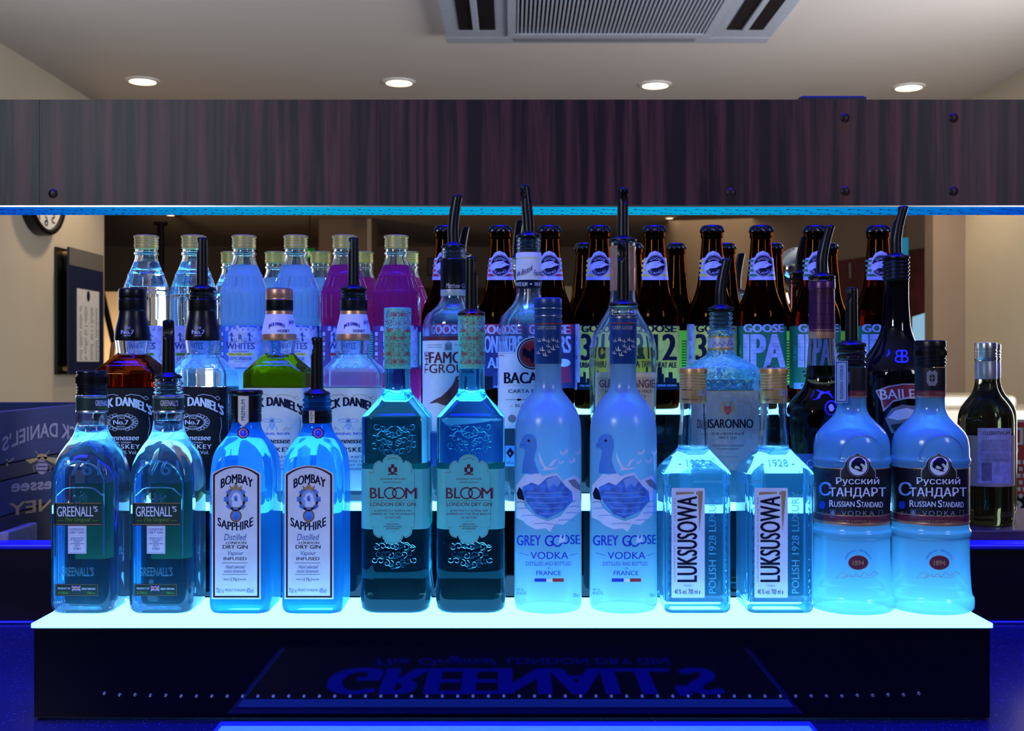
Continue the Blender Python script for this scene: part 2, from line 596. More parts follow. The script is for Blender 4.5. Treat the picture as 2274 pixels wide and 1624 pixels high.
class Lab:
    """Printed matter drawn in photograph pixels of one reference bottle, mapped onto that bottle's surface."""

    def __init__(s):
        s.items = []

    def poly(s, pts, mat, l=1):
        s.items.append(([(x, y, 0) for x, y in pts], [tuple(range(len(pts)))], mat, l, 0)); return s

    def rect(s, x0, y0, x1, y1, mat, l=1):
        return s.poly([(x0, y0), (x1, y0), (x1, y1), (x0, y1)], mat, l)

    def ell(s, cx, cy_, rx, ry, mat, l=1, n=28):
        return s.poly([(cx + rx * math.cos(2 * PI * k / n), cy_ + ry * math.sin(2 * PI * k / n)) for k in range(n)], mat, l)

    def line(s, pts, w_, mat, l=2):
        vs = []; fs = []
        n = len(pts)
        for i, p in enumerate(pts):
            a = pts[max(i - 1, 0)]; b = pts[min(i + 1, n - 1)]
            dx, dy = b[0] - a[0], b[1] - a[1]
            L = math.hypot(dx, dy) or 1
            vs += [(p[0] - dy / L * w_ / 2, p[1] + dx / L * w_ / 2, 0), (p[0] + dy / L * w_ / 2, p[1] - dx / L * w_ / 2, 0)]
        for i in range(n - 1):
            fs.append((2 * i, 2 * i + 1, 2 * i + 3, 2 * i + 2))
        s.items.append((vs, fs, mat, l, 0)); return s

    def curve(s, pts, w_, mat, l=2):
        p = [pts[0]] + list(pts) + [pts[-1]]; out = []
        for i in range(1, len(p) - 2):
            for k in range(6):
                t = k / 6
                out.append(tuple(0.5 * (2 * p[i][q] + (p[i + 1][q] - p[i - 1][q]) * t + (2 * p[i - 1][q] - 5 * p[i][q] + 4 * p[i + 1][q] - p[i + 2][q]) * t * t + (3 * p[i][q] - p[i - 1][q] - 3 * p[i + 1][q] + p[i + 2][q]) * t ** 3) for q in (0, 1)))
        return s.line(out + [pts[-1]], w_, mat, l)

    def ring(s, cx, cy_, rx, ry, w_, mat, l=2, n=32, a0=0.0, a1=2 * PI):
        return s.line([(cx + rx * math.cos(a0 + (a1 - a0) * k / n), cy_ + ry * math.sin(a0 + (a1 - a0) * k / n)) for k in range(n + 1)], w_, mat, l)

    def frame(s, x0, y0, x1, y1, w_, mat, l=2):
        s.rect(x0, y0, x1, y0 + w_, mat, l); s.rect(x0, y1 - w_, x1, y1, mat, l)
        s.rect(x0, y0, x0 + w_, y1, mat, l); s.rect(x1 - w_, y0, x1, y1, mat, l); return s

    def text(s, t, x0, y0, x1, y1, mat, l=3, b=0.0, sh=0.0, arc=0.0, rot=0, circ=None, ext=0.0, sp=1.0):
        if b > 0 and not circ:          # heavier strokes: the same letters set side by side
            hgt = (abs(x1 - x0) if rot else abs(y1 - y0))
            d = b * hgt * 1.1
            for q in ((-1, 0, 1) if b > 0.015 else (-1, 1)):
                if rot: s.text(t, x0, y0 + q * d, x1, y1 + q * d, mat, l + q * .05, 0, sh, arc, rot, None, ext, sp)
                else: s.text(t, x0 + q * d, y0, x1 + q * d, y1, mat, l + q * .05, 0, sh, arc, rot, None, ext, sp)
            return s
        vs, fs = glyphs(t, 0.0, ext, sp)
        out = []
        for u, v, e in vs:
            if circ:
                cx, cy_, r, a0, a1, hgt = circ
                a = a0 + (a1 - a0) * u
                rr = r + (v * hgt if a1 > a0 else -v * hgt + hgt)
                out.append((cx + rr * math.sin(a), cy_ - rr * math.cos(a), e * ext))
            elif rot == 90:
                out.append((x1 - (x1 - x0) * v, y1 - (y1 - y0) * u, e * ext))
            elif rot == -90:
                out.append((x0 + (x1 - x0) * v, y0 + (y1 - y0) * u, e * ext))
            else:
                uu = u + sh * (v - 0.5)
                out.append((x0 + (x1 - x0) * uu, y1 - (y1 - y0) * v + arc * 4 * (u - 0.5) ** 2, e * ext))
        s.items.append((out, fs, mat, l, ext)); return s

    def geo(s, mapf, step=None, lay=0.00012, geo=None, ystep=None):
        g = geo or Geo()
        for vs, fs, mat, l, ext in s.items:
            if step:
                bm = bmesh.new()
                bv = [bm.verts.new(v) for v in vs]
                for f in fs:
                    try: bm.faces.new([bv[i] for i in f])
                    except ValueError: pass
                xs = [v[0] for v in vs]
                x = math.floor(min(xs) / step) * step + step
                while x < max(xs):
                    bmesh.ops.bisect_plane(bm, geom=bm.verts[:] + bm.edges[:] + bm.faces[:], plane_co=(x, 0, 0), plane_no=(1, 0, 0), dist=1e-5)
                    x += step
                if ystep:
                    ys = [v[1] for v in vs]; y = math.floor(min(ys) / ystep) * ystep + ystep
                    while y < max(ys):
                        bmesh.ops.bisect_plane(bm, geom=bm.verts[:] + bm.edges[:] + bm.faces[:], plane_co=(0, y, 0), plane_no=(0, 1, 0), dist=1e-5)
                        y += ystep
                bm.verts.index_update()
                vs2 = [tuple(v.co) for v in bm.verts]; fs2 = [tuple(v.index for v in f.verts) for f in bm.faces]
                bm.free()
            else:
                vs2, fs2 = vs, fs
            g.add([mapf(x, y, l * lay + z) for x, y, z in vs2], fs2, mat)
        return g


class Ref:
    def __init__(s, px, row, X0=None):
        s.yc, s.h = row
        s.X0 = (px - 1137.0) * s.yc / F if X0 is None else X0

    def flat(s, b):
        d = s.yc - b
        return lambda x, y, o: ((x - 1137.0) * d / F - s.X0, -(b + o), (HY - y) * d / F + s.h)

    def cyl(s, R):
        def f(x, y, o):
            k = (x - 1137.0) / F
            r = R(0.5 * 0) if False else None
            yy = s.yc - 0.03
            for _ in range(3):
                z = (HY - y) * yy / F + s.h
                r = (R(z) if callable(R) else R) + o
                A = 1 + k * k; B = -2 * (s.X0 * k + s.yc); D = s.X0 ** 2 + s.yc ** 2 - r * r
                disc = B * B - 4 * A * D
                yy = (-B - math.sqrt(disc)) / (2 * A) if disc > 0 else -B / (2 * A)
            xx, zz = k * yy, (HY - y) * yy / F + s.h
            dx, dy = xx - s.X0, yy - s.yc
            L = math.hypot(dx, dy)
            return (dx / L * r, dy / L * r, zz)
        return f


ROW1 = (1.118, 0.2370)
ROW2 = (1.225, 0.1454)
ROW3 = (1.342, 0.0534)
_cache = {}


def cached(key, fn):
    if key not in _cache:
        _cache[key] = fn()
    return _cache[key]


def glass_parts(root, key, secs, glass, seg, fill, top, liquid=None, wall=0.0024, base=0.006, extra=None, air=True, below=None):
    """Bottle body (one closed glass volume with the air space above the liquid) and the liquid in it."""
    def fn():
        g = Geo()
        g.loft(secs, glass, seg, bmat=M['base'])
        if air and top - fill > 0.004:
            g.loft(cut(secs, fill, top, wall), glass, seg, flip=True)
        if extra:
            extra(g)
        if below is not None:       # glass in front of a cloudy drink
            a_, b_ = g.mi(glass), g.mi(below)
            for q, f in enumerate(g.f):
                if g.m[q] == a_ and sum(g.v[i][2] for i in f) / len(f) < fill - 0.001:
                    g.m[q] = b_
        return g.mesh('glass_body')
    add('glass_body', cached(key + 'g', fn), root)
    if liquid is not None:
        def fl():
            g = Geo(); g.loft(cut(secs, base, fill - 0.0004, wall + 0.0003), liquid, seg); return g.mesh('liquid')
        add('liquid', cached(key + 'l', fl), root)


def ridged(z0, z1, r, ridges, rtop=None, dep=0.0007):
    """Profile of a metal or plastic screw cap: rounded top edge, rings."""
    rows = [(z0, r * 0.98), (z0 + 0.0006, r)]
    for zz in ridges:
        z = z0 + (z1 - z0) * zz
        rows += [(z - 0.0011, r), (z - 0.0004, r - dep), (z + 0.0004, r - dep), (z + 0.0011, r)]
    rt = rtop or r
    rows += [(z1 - 0.002, rt), (z1 - 0.0007, rt - 0.0004), (z1, rt - 0.0016), (z1 + 0.0001, 0.0005)]
    return [(a, b, b, b) for a, b in rows]


def screw_cap(root, z0, z1, r, mat, ridges=(0.3, 0.45, 0.6), knurl=None, name='screw_cap'):
    def fn():
        g = Geo()
        g.loft(ridged(z0, z1, r, ridges), mat, 11)
        if knurl:
            a, b = z0 + (z1 - z0) * knurl[0], z0 + (z1 - z0) * knurl[1]
            n = 60
            for k in range(n):
                t = 2 * PI * k / n
                c, s_ = math.cos(t), math.sin(t)
                u = Vector((-s_, c, 0)) * (PI * r / n * 0.5)
                p = Vector((c, s_, 0)) * (r - 0.0002); q = Vector((c, s_, 0)) * (r + 0.0005)
                vs = [p - u + Vector((0, 0, a)), p + u + Vector((0, 0, a)), q + Vector((0, 0, a + .0004)), p - u + Vector((0, 0, b)), p + u + Vector((0, 0, b)), q + Vector((0, 0, b - .0004))]
                g.add(vs, [(0, 1, 2), (3, 5, 4), (0, 2, 5, 3), (1, 4, 5, 2)], mat)
        return g.mesh(name)
    return add(name, cached(('cap', round(z0, 5), round(z1, 5), r, mat.name, knurl), fn), root)


def pourer(root, z, rc=0.0145, length=0.055, tilt=0.0, face=-90.0, rs=0.0058, lean=0.0, cork=True, back=0.0):
    """Black bar pourer: collar, stopper and a spout whose mouth is cut on one side (face, degrees)."""
    def fs():
        g = Geo()
        n, m = 28, 34
        vs = []; fcs = []
        fa = math.radians(face)
        for i in range(m + 1):
            t = i / m
            if t < 0.94:
                q = t / 0.94; zz = q * (length - rs * 0.35); r = rs * (1.06 - 0.10 * q)
            else:
                a = (t - 0.94) / 0.06 * PI / 2
                zz = length - rs * 0.35 + math.sin(a) * rs * 0.35; r = rs * 0.96 * (0.45 + 0.55 * math.cos(a))
            bend = tilt * (max(0.0, zz / length - 0.25)) ** 1.5 * length + lean * zz
            for k in range(n):
                th = 2 * PI * k / n
                d = (th - fa + PI) % (2 * PI) - PI
                u = (zz - length * 0.82) / (length * 0.15)
                push = max(0.0, 1 - (d / 0.85) ** 2 - u * u) ** 0.5 * rs * 0.75 if abs(u) < 1 and abs(d) < 0.85 else 0
                rr = r - push
                vs.append((rr * math.cos(th) + bend, rr * math.sin(th) + back * zz, zz))
        for i in range(m):
            for k in range(n):
                fcs.append((i * n + k, i * n + (k + 1) % n, (i + 1) * n + (k + 1) % n, (i + 1) * n + k))
        fcs.append(tuple(m * n + k for k in range(n)))
        g.add([(x, y, zz + z + 0.0035) for x, y, zz in vs], fcs, M['black'])
        return g.mesh('pour_spout')
    sp = add('pour_spout', fs(), root)
    g = Geo()
    g.loft([(z + a, r, r, r) for a, r in [(0, rc * 0.93), (0.0004, rc), (0.0020, rc), (0.0034, rc * 0.90), (0.0046, rc * 0.62), (0.0056, rs * 1.25), (0.0062, rs * 1.1)]], M['black'], 11)
    add('collar', g, sp)
    if cork:
        rows = []
        rr = rc * 0.70
        for k in range(6):
            a = z - 0.0002 - k * 0.0036
            rows += [(a, rr * 0.8), (a - 0.0008, rr), (a - 0.0018, rr), (a - 0.0026, rr * 0.8)]
        rows = rows[::-1]
        g = Geo(); g.loft([(a, r, r, r) for a, r in rows], M['blackm'], 9)
        add('stopper', g, sp)


def copy_tree(o, parent=None):
    c = o.copy()
    C.objects.link(c)
    c.parent = parent
    for ch in list(o.children):
        copy_tree(ch, c)
    return c

# ---------------------------------------------------------------- the bar: counter, ledge, band


def px(x, y, d):
    return ((x - 1137.0) * d / F, d, ZC + (HY - y) * d / F)


def struct(name, geo, smooth_=False, parent=None):
    o = add(name, geo, parent, smooth_, 30)
    if parent is None:
        o['kind'] = 'structure'
    return o


M['speck'] = SPECKLE('speckled_counter', (0.010, 0.012, 0.045), (0.22, 0.24, 0.5), 0.2)
M['darkwood'] = WOOD('dark_upstand_wood', (0.003, 0.001, 0.004), (0.014, 0.006, 0.014), 'X', 1.0, 0.5, 0.2)
M['bandwood'] = WOOD('walnut_band_wood', (0.014, 0.003, 0.004), (0.19, 0.048, 0.040), 'Z', 1.5, 0.45, 0.4, 0.2, 2.2)
M['bluelit_trim'] = P('blue_lit_edge_trim', (0.03, 0.03, 0.75), 0.35)  # blue lamplight on the pale edging is put into this colour
M['wall'] = P('cream_wall_paint', (0.62, 0.55, 0.43), 0.85, var=0.02, scale=8)
M['wallr'] = P('cream_wall_paint_right', (0.66, 0.59, 0.46), 0.85, var=0.02, scale=8)
M['tanwall'] = P('taupe_wall_paint', (0.30, 0.22, 0.16), 0.85, var=0.03, scale=8)
M['ceil'] = P('ceiling_paint', (0.60, 0.55, 0.51), 0.9, var=0.015, scale=5)
M['floor'] = WOOD('floor_wood', (0.10, 0.06, 0.035), (0.22, 0.14, 0.08), 'Y', 0.5, 0.5)
M['bandglow'] = EMIT('cyan_led_glow', (0.0, 0.42, 0.95), 1.35, 0.15, 6)
M['shelf'] = EMIT('glowing_acrylic', SHELF_COL, SHELF_S, 0.04, 4)
M['lens'] = EMIT('warm_lamp_lens', (1.0, 0.76, 0.36), 8)

ct = ZC - 0.325
g = Geo(); g.box((-2.2, 0.55, ct - 0.04), (2.2, 2.35, ct), M['speck'])
tag(add('bar_counter', g, None, False), 'speckled dark blue bar counter under the black bottle stand', 'counter')
g = Geo(); g.box((-2.2, 1.441, ct + 0.0), (2.2, 1.456, ct + 0.091), M['darkwood'])
up = tag(add('upstand_panel', g, None, False), 'dark wooden upstand panel running behind the stand, edged in blue light', 'panel')
g = Geo(); g.box((-2.2, 1.4385, ct + 0.0915), (2.2, 1.470, ct + 0.0995), M['bluelit_trim'], 0.003)
add('top_edging', g, up)
g = Geo(); g.box((-2.2, 1.4365, ct + 0.0002), (2.2, 1.4405, ct + 0.0035), M['bluelit_trim'], 0.0012)
add('bottom_edging', g, up)
for x0_, x1_, lb_ in [(-2.2, -0.450, 'dark ledge behind the upstand, carrying the blue-lit crate'), (0.450, 2.2, 'dark ledge behind the upstand, carrying the wine bottles')]:
    g = Geo(); g.box((x0_, 1.472, ct + 0.0002), (x1_, 1.95, ct + 0.068), M['darkwood'])  # ledge as mirrored behind the upstand, built solid
    tag(add('back_ledge', g, None, False), lb_, 'shelf')

# wood band with LED strip
bz0, bz1 = ZC + 0.1905, ZC + 0.3180
g = Geo()
g.box((-1.9, 1.400, bz0), (-1050 * 1.4 / F, 1.478, bz1), M['bandwood'])
g.box((-1049.2 * 1.4 / F, 1.400, bz0), (-302 * 1.4 / F, 1.478, bz1), M['bandwood'])
g.box((-301.2 * 1.4 / F, 1.400, bz0), (440 * 1.4 / F, 1.478, bz1), M['bandwood'])
g.box((440.6 * 1.4 / F, 1.400, bz0), (1.9, 1.478, bz1), M['bandwood'])
band = thing('bar_gantry_shelf', 'long dark walnut shelf band with cyan LED strip beneath it', 'shelf', (0, 0, 0))
add('wood_band', g, band, False)
for i, (x_, y_) in enumerate([(118, 430), (1623, 428), (1876, 262), (1877, 425), (2117, 262), (2117, 425)]):
    g = Geo(); X, Y, Z = px(x_, y_, 1.4)
    rows = [(0, .0058), (.0004, .0055), (.0012, .0042), (.0017, .0022), (.0018, .0003)]
    g.loft([(a, r, r, r) for a, r in rows], M['bandwood'], 6)
    o = add('screw_cap', g, band); o.location = (X, 1.4 - 0.0002, Z); o.rotation_euler = (PI / 2, 0, 0)
g = Geo(); g.box((-1.9, 1.4015, bz0 - 0.0022), (1.9, 1.4035, bz0 - 0.0002), M['silver']); g.box((-1.9, 1.4745, bz0 - 0.0022), (1.9, 1.4765, bz0 - 0.0002), M['silver'])
add('strip_channel', g, band, False)
M['ledtube'] = EMIT('led_tube_cyan', (0.0, 0.42, 0.95), 0.8)
mled = M['ledtube'].node_tree
tc_ = mled.nodes.new('ShaderNodeTexCoord'); sx_ = mled.nodes.new('ShaderNodeSeparateXYZ'); mled.links.new(tc_.outputs['Object'], sx_.inputs[0])
ab_ = mled.nodes.new('ShaderNodeMath'); ab_.operation = 'ABSOLUTE'; mled.links.new(sx_.outputs['X'], ab_.inputs[0])
rp_ = mled.nodes.new('ShaderNodeValToRGB'); mled.links.new(ab_.outputs[0], rp_.inputs['Fac'])
rp_.color_ramp.elements[0].position = 0.25; rp_.color_ramp.elements[0].color = (0.0, 0.47, 0.86, 1)
rp_.color_ramp.elements[1].position = 0.62; rp_.color_ramp.elements[1].color = (0.0, 0.10, 0.72, 1)
em_ = [n for n in mled.nodes if n.type == 'EMISSION'][0]; mled.links.new(rp_.outputs['Color'], em_.inputs['Color'])
for k, (ya, yb, q) in enumerate([(1.408, 1.4365, 0), (1.4425, 1.470, 1)]):  # second strip is the first one's mirror image, built as glowing geometry
    g = Geo(); g.box((-1.9, ya, bz0 - 0.0034), (1.9, yb, bz0 - 0.0004), M['ledtube'], 0.0008)
    st = add('led_strip', g, band)
    g = Geo()
    for i in range(-75, 76):
        X = i * 0.0125 + random.uniform(-.001, .001)
        yy = ya + 0.004 + (i % 3) * 0.006
        g.box((X - 0.0016, yy, bz0 - 0.0039), (X + 0.0016, yy + 0.0036, bz0 - 0.00335), M['ink'])
        g.box((X + 0.004, yy + 0.006, bz0 - 0.0037), (X + 0.0085, yy + 0.0068, bz0 - 0.00335), M['ink'])
    add('led_chips', g, st, False)
g = Geo()
X0, _, Z0 = px(1756, 222, 1.46); X1, _, Z1 = px(1901, 212, 1.46)
g.box((X0, 1.415, bz1 + 0.0002), (X1, 1.47, bz1 + 0.0075), M['blackm'], 0.002)
g.box((X0 + .004, 1.42, bz1 + 0.0076), (X1 - .002, 1.465, bz1 + 0.0092), M['blackm'], 0.0006)
tag(add('flat_black_box', g), 'small flat black box lying on top of the walnut band', 'box')

# ---------------------------------------------------------------- lit three-tier bottle stand
hw = 0.4365
tiers = [(1.050, 0.088), (1.1665, 0.1796), (1.283, 0.2716)]
D3 = 1.400


def make_stand(label, cat='bottle stand'):
    stand = thing('lit_bottle_stand', label, cat, (0, 1.05, ct))
    for i, (yf, zt) in enumerate(tiers):
        yb = (tiers[i + 1][0] + 0.0) if i < 2 else D3
        zl = 0.0015 if i == 0 else tiers[i - 1][1] + 0.0
        g = Geo()
        g.box((-hw + 0.002, yf + 0.0015 - 1.05, zl + (0.0002 if i == 0 else 0.0006)), (hw - 0.002, yf + 0.008 - 1.05, zt - 0.0044), M['blackgl'], 0.0008)
        add('front_panel', g, stand)
        g = Geo()
        g.box((-hw, yf - 1.05, zt - 0.0042), (hw, yb - 1.05 - 0.0003, zt), M['shelf'], 0.0006)
        add('glowing_shelf', g, stand)
    for sx in (-1, 1):
        g = Geo()
        x0, x1 = sorted((sx * (hw - 0.009), sx * (hw - 0.0025)))
        for i, (yf, zt) in enumerate(tiers):
            g.box((x0, yf + 0.0085 - 1.05, 0.0015), (x1, (tiers[i + 1][0] + .008 if i < 2 else D3) - 1.05, zt - 0.0044), M['blackgl'])
        add('side_panel', g, stand, False)
    g = Geo(); g.box((-hw + .012, D3 - 1.05 - 0.006, 0.0015), (hw - .012, D3 - 1.05, 0.266), M['blackgl']); add('back_panel', g, stand, False)
    return stand


stand = make_stand('three-tier black bottle stand with glowing white-cyan shelves, on the counter')
mirror_stand = make_stand('mirror image of the lit black stand, carrying the mirrored bottles')  # the stand's mirror image, built as a second glowing stand
mirror_stand.location = (0, 2 * 1.441 - 1.05, ct)
mirror_stand.rotation_euler = (0, 0, PI)
gs = Geo(); gs.loft([(0, .0017, .0017, .0017), (.0005, .00165, .00165, .00165), (.0011, .0012, .0012, .0012), (.0013, .0003, .0003, .0003)], M['silver'], 3)
gsm = gs.mesh('stud')
N_ = 54
for i in range(N_):
    t = i / (N_ - 1)
    x_ = 232 + (2040 - 232) * t
    e = min(i, N_ - 1 - i)
    y_ = 1546.5 - (6 if e == 0 else 3 if e < 3 else 1.5 if e < 5 else 0)
    X, Y, Z = px(x_, y_, 1.0515)
    o = add('stud', gsm, stand); o.location = (X, 0.0016, Z - ct); o.rotation_euler = (PI / 2, 0, 0)

# bar mat
mat_o = thing('bar_mat', 'dark green bar mat with large blue lettering and pale blue border, before the stand', 'bar mat', (0, 0, ct))
g = Geo()
g.box((-0.262, 0.795, 0.0003), (0.268, 1.040, 0.0022), M['inkb'], 0.0006)
g.box((-0.257, 0.800, 0.0023), (0.263, 1.0235, 0.0034), P('pale_blue_rubber', (0.30, 0.95, 1.0), 0.4), 0.0004)
add('border', g, mat_o)
g = Geo(); g.box((-0.2555, 0.802, 0.0035), (0.2615, 0.998, 0.0042), P('green_rubber', (0.006, 0.030, 0.030), 0.55), 0.0003); add('green_surface', g, mat_o)
M['matblue'] = P('mat_print_blue', (0.02, 0.05, 0.85), 0.5)
L = Lab()
L.text("GREENALL'S", -0.182, -0.990, 0.205, -0.890, M['matblue'], b=0.035)
L.text("The Original", -0.150, -0.878, -0.020, -0.842, M['matblue'], b=0.0, sh=0.06)
L.text("LONDON DRY GIN", -0.005, -0.874, 0.168, -0.848, M['matblue'], b=0.0)
add('lettering', L.geo(lambda x, y, o: (x, -y, 0.0044 + o * 0.1)), mat_o, False)

# ---------------------------------------------------------------- the room's mirror image, built as solid geometry beyond the bar
struct('ceiling', (lambda g: (g.box((-6, -3.2, ZC + 1.0), (6, 10.2, ZC + 1.08), M['ceil']), g)[1])(Geo()))
struct('floor', (lambda g: (g.box((-6, -3.2, -0.06), (6, 10.2, 0.0), M['floor']), g)[1])(Geo()))
struct('wall_left', (lambda g: (g.box((-1.74, 1.9, 0), (-1.60, 4.54, ZC + 1.0), M['wall']), g)[1])(Geo()))
struct('wall_right', (lambda g: (g.box((1.735, 1.9, 0), (1.90, 4.43, ZC + 1.0), M['wallr']), g)[1])(Geo()))
struct('trim_1', (lambda g: (g.box((1.612, 4.431, 0), (1.90, 4.52, ZC + 1.0), M['tanwall']), g)[1])(Geo()))
struct('wall_back', (lambda g: (g.box((-6, 10.0, 0), (6, 10.2, ZC + 1.0), M['tanwall']), g)[1])(Geo()))
struct('wall_far_left', (lambda g: (g.box((-6.2, -3.2, 0), (-6, 10.2, ZC + 1.0), M['tanwall']), g)[1])(Geo()))
struct('wall_far_right', (lambda g: (g.box((6, -3.2, 0), (6.2, 10.2, ZC + 1.0), M['wallr']), g)[1])(Geo()))
g = Geo(); X0, X1 = (708 - 1137) * 8.0 / F, (825 - 1137) * 8.0 / F
g.box((X0, 8.0, 0), (X1, 8.36, ZC + 0.995), M['tanwall']); g.box((X1 - 0.03, 7.99, 0), (X1, 8.0, ZC + 0.995), M['wall'])
struct('column', g)
# sloping wall head at right
g = Geo()
a = [px(1440, 552, 8.6), px(2068, 478, 4.9)]
vs = []
for (X, Y, Z) in a:
    vs += [(X, Y, Z), (X, Y, ZC - 0.6), (X + 0.12, Y + 0.12, Z), (X + 0.12, Y + 0.12, ZC - 0.6)]
vs = [(v[0], v[1], min(v[2], ZC + 0.999)) for v in vs]
g.add([(a[0][0], a[0][1], ZC + .999), (a[0][0], a[0][1], 0), (a[1][0], a[1][1], 0), (a[1][0], a[1][1], ZC + .999),
       (a[0][0] + .12, a[0][1] + .1, ZC + .999), (a[0][0] + .12, a[0][1] + .1, 0), (a[1][0] + .12, a[1][1] + .1, 0), (a[1][0] + .12, a[1][1] + .1, ZC + .999)],
      [(0, 1, 2, 3), (7, 6, 5, 4), (0, 4, 5, 1), (3, 2, 6, 7), (0, 3, 7, 4), (1, 5, 6, 2)], M['tanwall'])
struct('wall_slanted_right', g)
# maroon blind on that wall and the pale screen beneath it
M['blind'] = P('maroon_fabric', (0.10, 0.012, 0.02), 0.8, var=0.4, scale=14)
d1, d2 = 6.4, 4.85


def on_slant(x, y, off=0.02):
    k = (x - 1137.0) / F
    (ax, ay, _), (bx, by, _) = a
    t = (ax - k * ay) / (k * (by - ay) - (bx - ax))
    Y = ay + (by - ay) * t - off
    return (k * Y, Y, ZC + (HY - y) * Y / F)


def slab(pts, th, mat, g=None):
    g = g or Geo(); n = len(pts)
    vs = [tuple(p) for p in pts] + [(p[0] + th * 0.4, p[1] + th, p[2]) for p in pts]
    g.add(vs, [tuple(range(n)), tuple(range(2 * n - 1, n - 1, -1))] + [(i, i + n, (i + 1) % n + n, (i + 1) % n) for i in range(n)], mat)
    return g


g = slab([on_slant(1845, 582, .06), on_slant(2062, 549, .06), on_slant(2062, 692, .06), on_slant(1845, 760, .06)], 0.03, M['blind'])
bl = tag(add('roller_blind', g, None, False), 'dark maroon roller blind on the far wall beside the taupe pillar', 'blind')
g = Geo(); g.tube([on_slant(1888, 585, .075), on_slant(1889, 618, .075)], 0.006, M['silver'], 6); add('blind_pull', g, bl)
g = slab([on_slant(2026, 694, .03), on_slant(2063, 694, .03), on_slant(2063, 765, .03), on_slant(2026, 765, .03)], 0.012, EMIT('daylit_pane', (0.30, 0.55, 0.75), 0.85))
tag(add('window_pane', g, None, False), 'pale blue daylit window under the maroon blind', 'window')
g = Geo(); X, Y, Z = px(2009, 640, 4.6); X2 = px(2016, 540, 4.6)
g.box((px(2003, 0, 4.6)[0], 4.6, px(0, 580, 4.6)[2]), (px(2017, 0, 4.6)[0], 4.63, px(0, 528, 4.6)[2]), EMIT('cyan_light_bar', (0.02, 0.25, 0.42), 0.7))
g.tube([px(2010, 529, 4.615), (px(2010, 0, 4.615)[0], 4.615, ZC + .9995)], .003, M['blackm'], 6)
tag(add('light_bar', g), 'short upright cyan light bar behind the tall dark cream-liqueur bottle', 'light')
# bright gap at left: lit alcove with a diagonal rail
g = Geo(); g.box((px(232, 0, 6.8)[0] - 1.4, 6.8, 0), (px(276, 0, 6.8)[0], 6.9, px(0, 648, 6.8)[2]), M['wall'])
struct('wall_low_left', g)
l_ = bpy.data.lights.new('alcove_lamp', 'POINT'); l_.energy = 14; l_.color = (1.0, 0.62, 0.30); l_.shadow_soft_size = 0.08
o_ = bpy.data.objects.new('alcove_lamp', l_); o_.location = (px(250, 0, 6.3)[0], 6.45, ZC - 0.05); C.objects.link(o_)
g = Geo(); g.tube([px(222, 630, 6.2), px(243, 722, 6.2), px(252, 760, 6.2)], 0.016, M['darkwood'], 8); g.tube([px(252, 760, 6.2), px(240, 860, 6.2), (px(236, 0, 6.2)[0], 6.2, 0.001)], 0.014, M['copper'], 8)
tag(add('slanting_rail', g), 'thin slanting rail in the lit gap beside the menu board', 'rail')
g = Geo(); g.tube([px(357, 495, 7.4), (px(357, 0, 7.4)[0], 7.4, 0.001)], 0.022, M['darkwood'], 10)
g.tube([px(357, 494, 7.4), px(357, 500, 7.4)], 0.045, M['darkwood'], 12)
tag(add('thin_post', g), 'thin dark upright post in the dim far room behind the lemonade', 'post')
# dark shapes in the far room
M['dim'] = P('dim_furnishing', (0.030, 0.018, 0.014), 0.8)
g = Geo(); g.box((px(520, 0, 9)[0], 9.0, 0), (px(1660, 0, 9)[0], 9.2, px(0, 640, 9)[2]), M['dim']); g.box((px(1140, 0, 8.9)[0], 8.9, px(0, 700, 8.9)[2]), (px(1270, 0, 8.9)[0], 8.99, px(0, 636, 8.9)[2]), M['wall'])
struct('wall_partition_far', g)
g = Geo(); g.box((px(948, 0, 8)[0], 8.0, px(0, 612, 8)[2]), (px(985, 0, 8)[0], 8.06, px(0, 572, 8)[2]), M['blackm'], 0.01)
tag(add('wall_speaker', g), 'small black speaker high on the dim far wall behind the bottles', 'speaker')
# exit sign
ex = thing('exit_sign', 'small green running-man exit sign glowing in the dim far room', 'sign', px(687, 563, 7.6))
g = Geo(); g.box((-.031, 0.0, -.034), (.031, .03, .034), EMIT('exit_green', (0.005, 0.10, 0.02), 0.9)); add('sign_box', g, ex, False)
g = Geo(); g.tube([(0, .015, .0345), (0, .015, ZC + .9995 - px(0, 563, 7.6)[2])], .004, M['blackm'], 6); add('hanging_rod', g, ex)
g = Geo(); g.box((-.016, -.002, -.02), (.004, 0.0, .014), EMIT('exit_white', (0.35, 0.6, 0.2), 0.8)); add('pictogram', g, ex, False)


def downlight(x, y, D, R, strength_mat, label, cat='ceiling light', grp=None):
    X, _, _ = px(x, y, D)
    o = thing('ceiling_downlight', label, cat, (X, D, ZC + 1.0), grp)
    g = Geo(); rows = [(-0.0005, R * 1.28), (-0.004, R * 1.26), (-0.0075, R * 1.12), (-0.0078, R * 1.0), (-0.004, R * 0.99)]
    g.loft([(a, r, r, r) for a, r in rows], M['whitep'], 9, flip=True, cb=False, ct=False); add('trim_ring', g, o)
    g = Geo(); g.loft([(-0.0062, R * .97, R * .97, R * .97), (-0.0042, R * .98, R * .98, R * .98)], strength_mat, 9); add('lens', g, o)


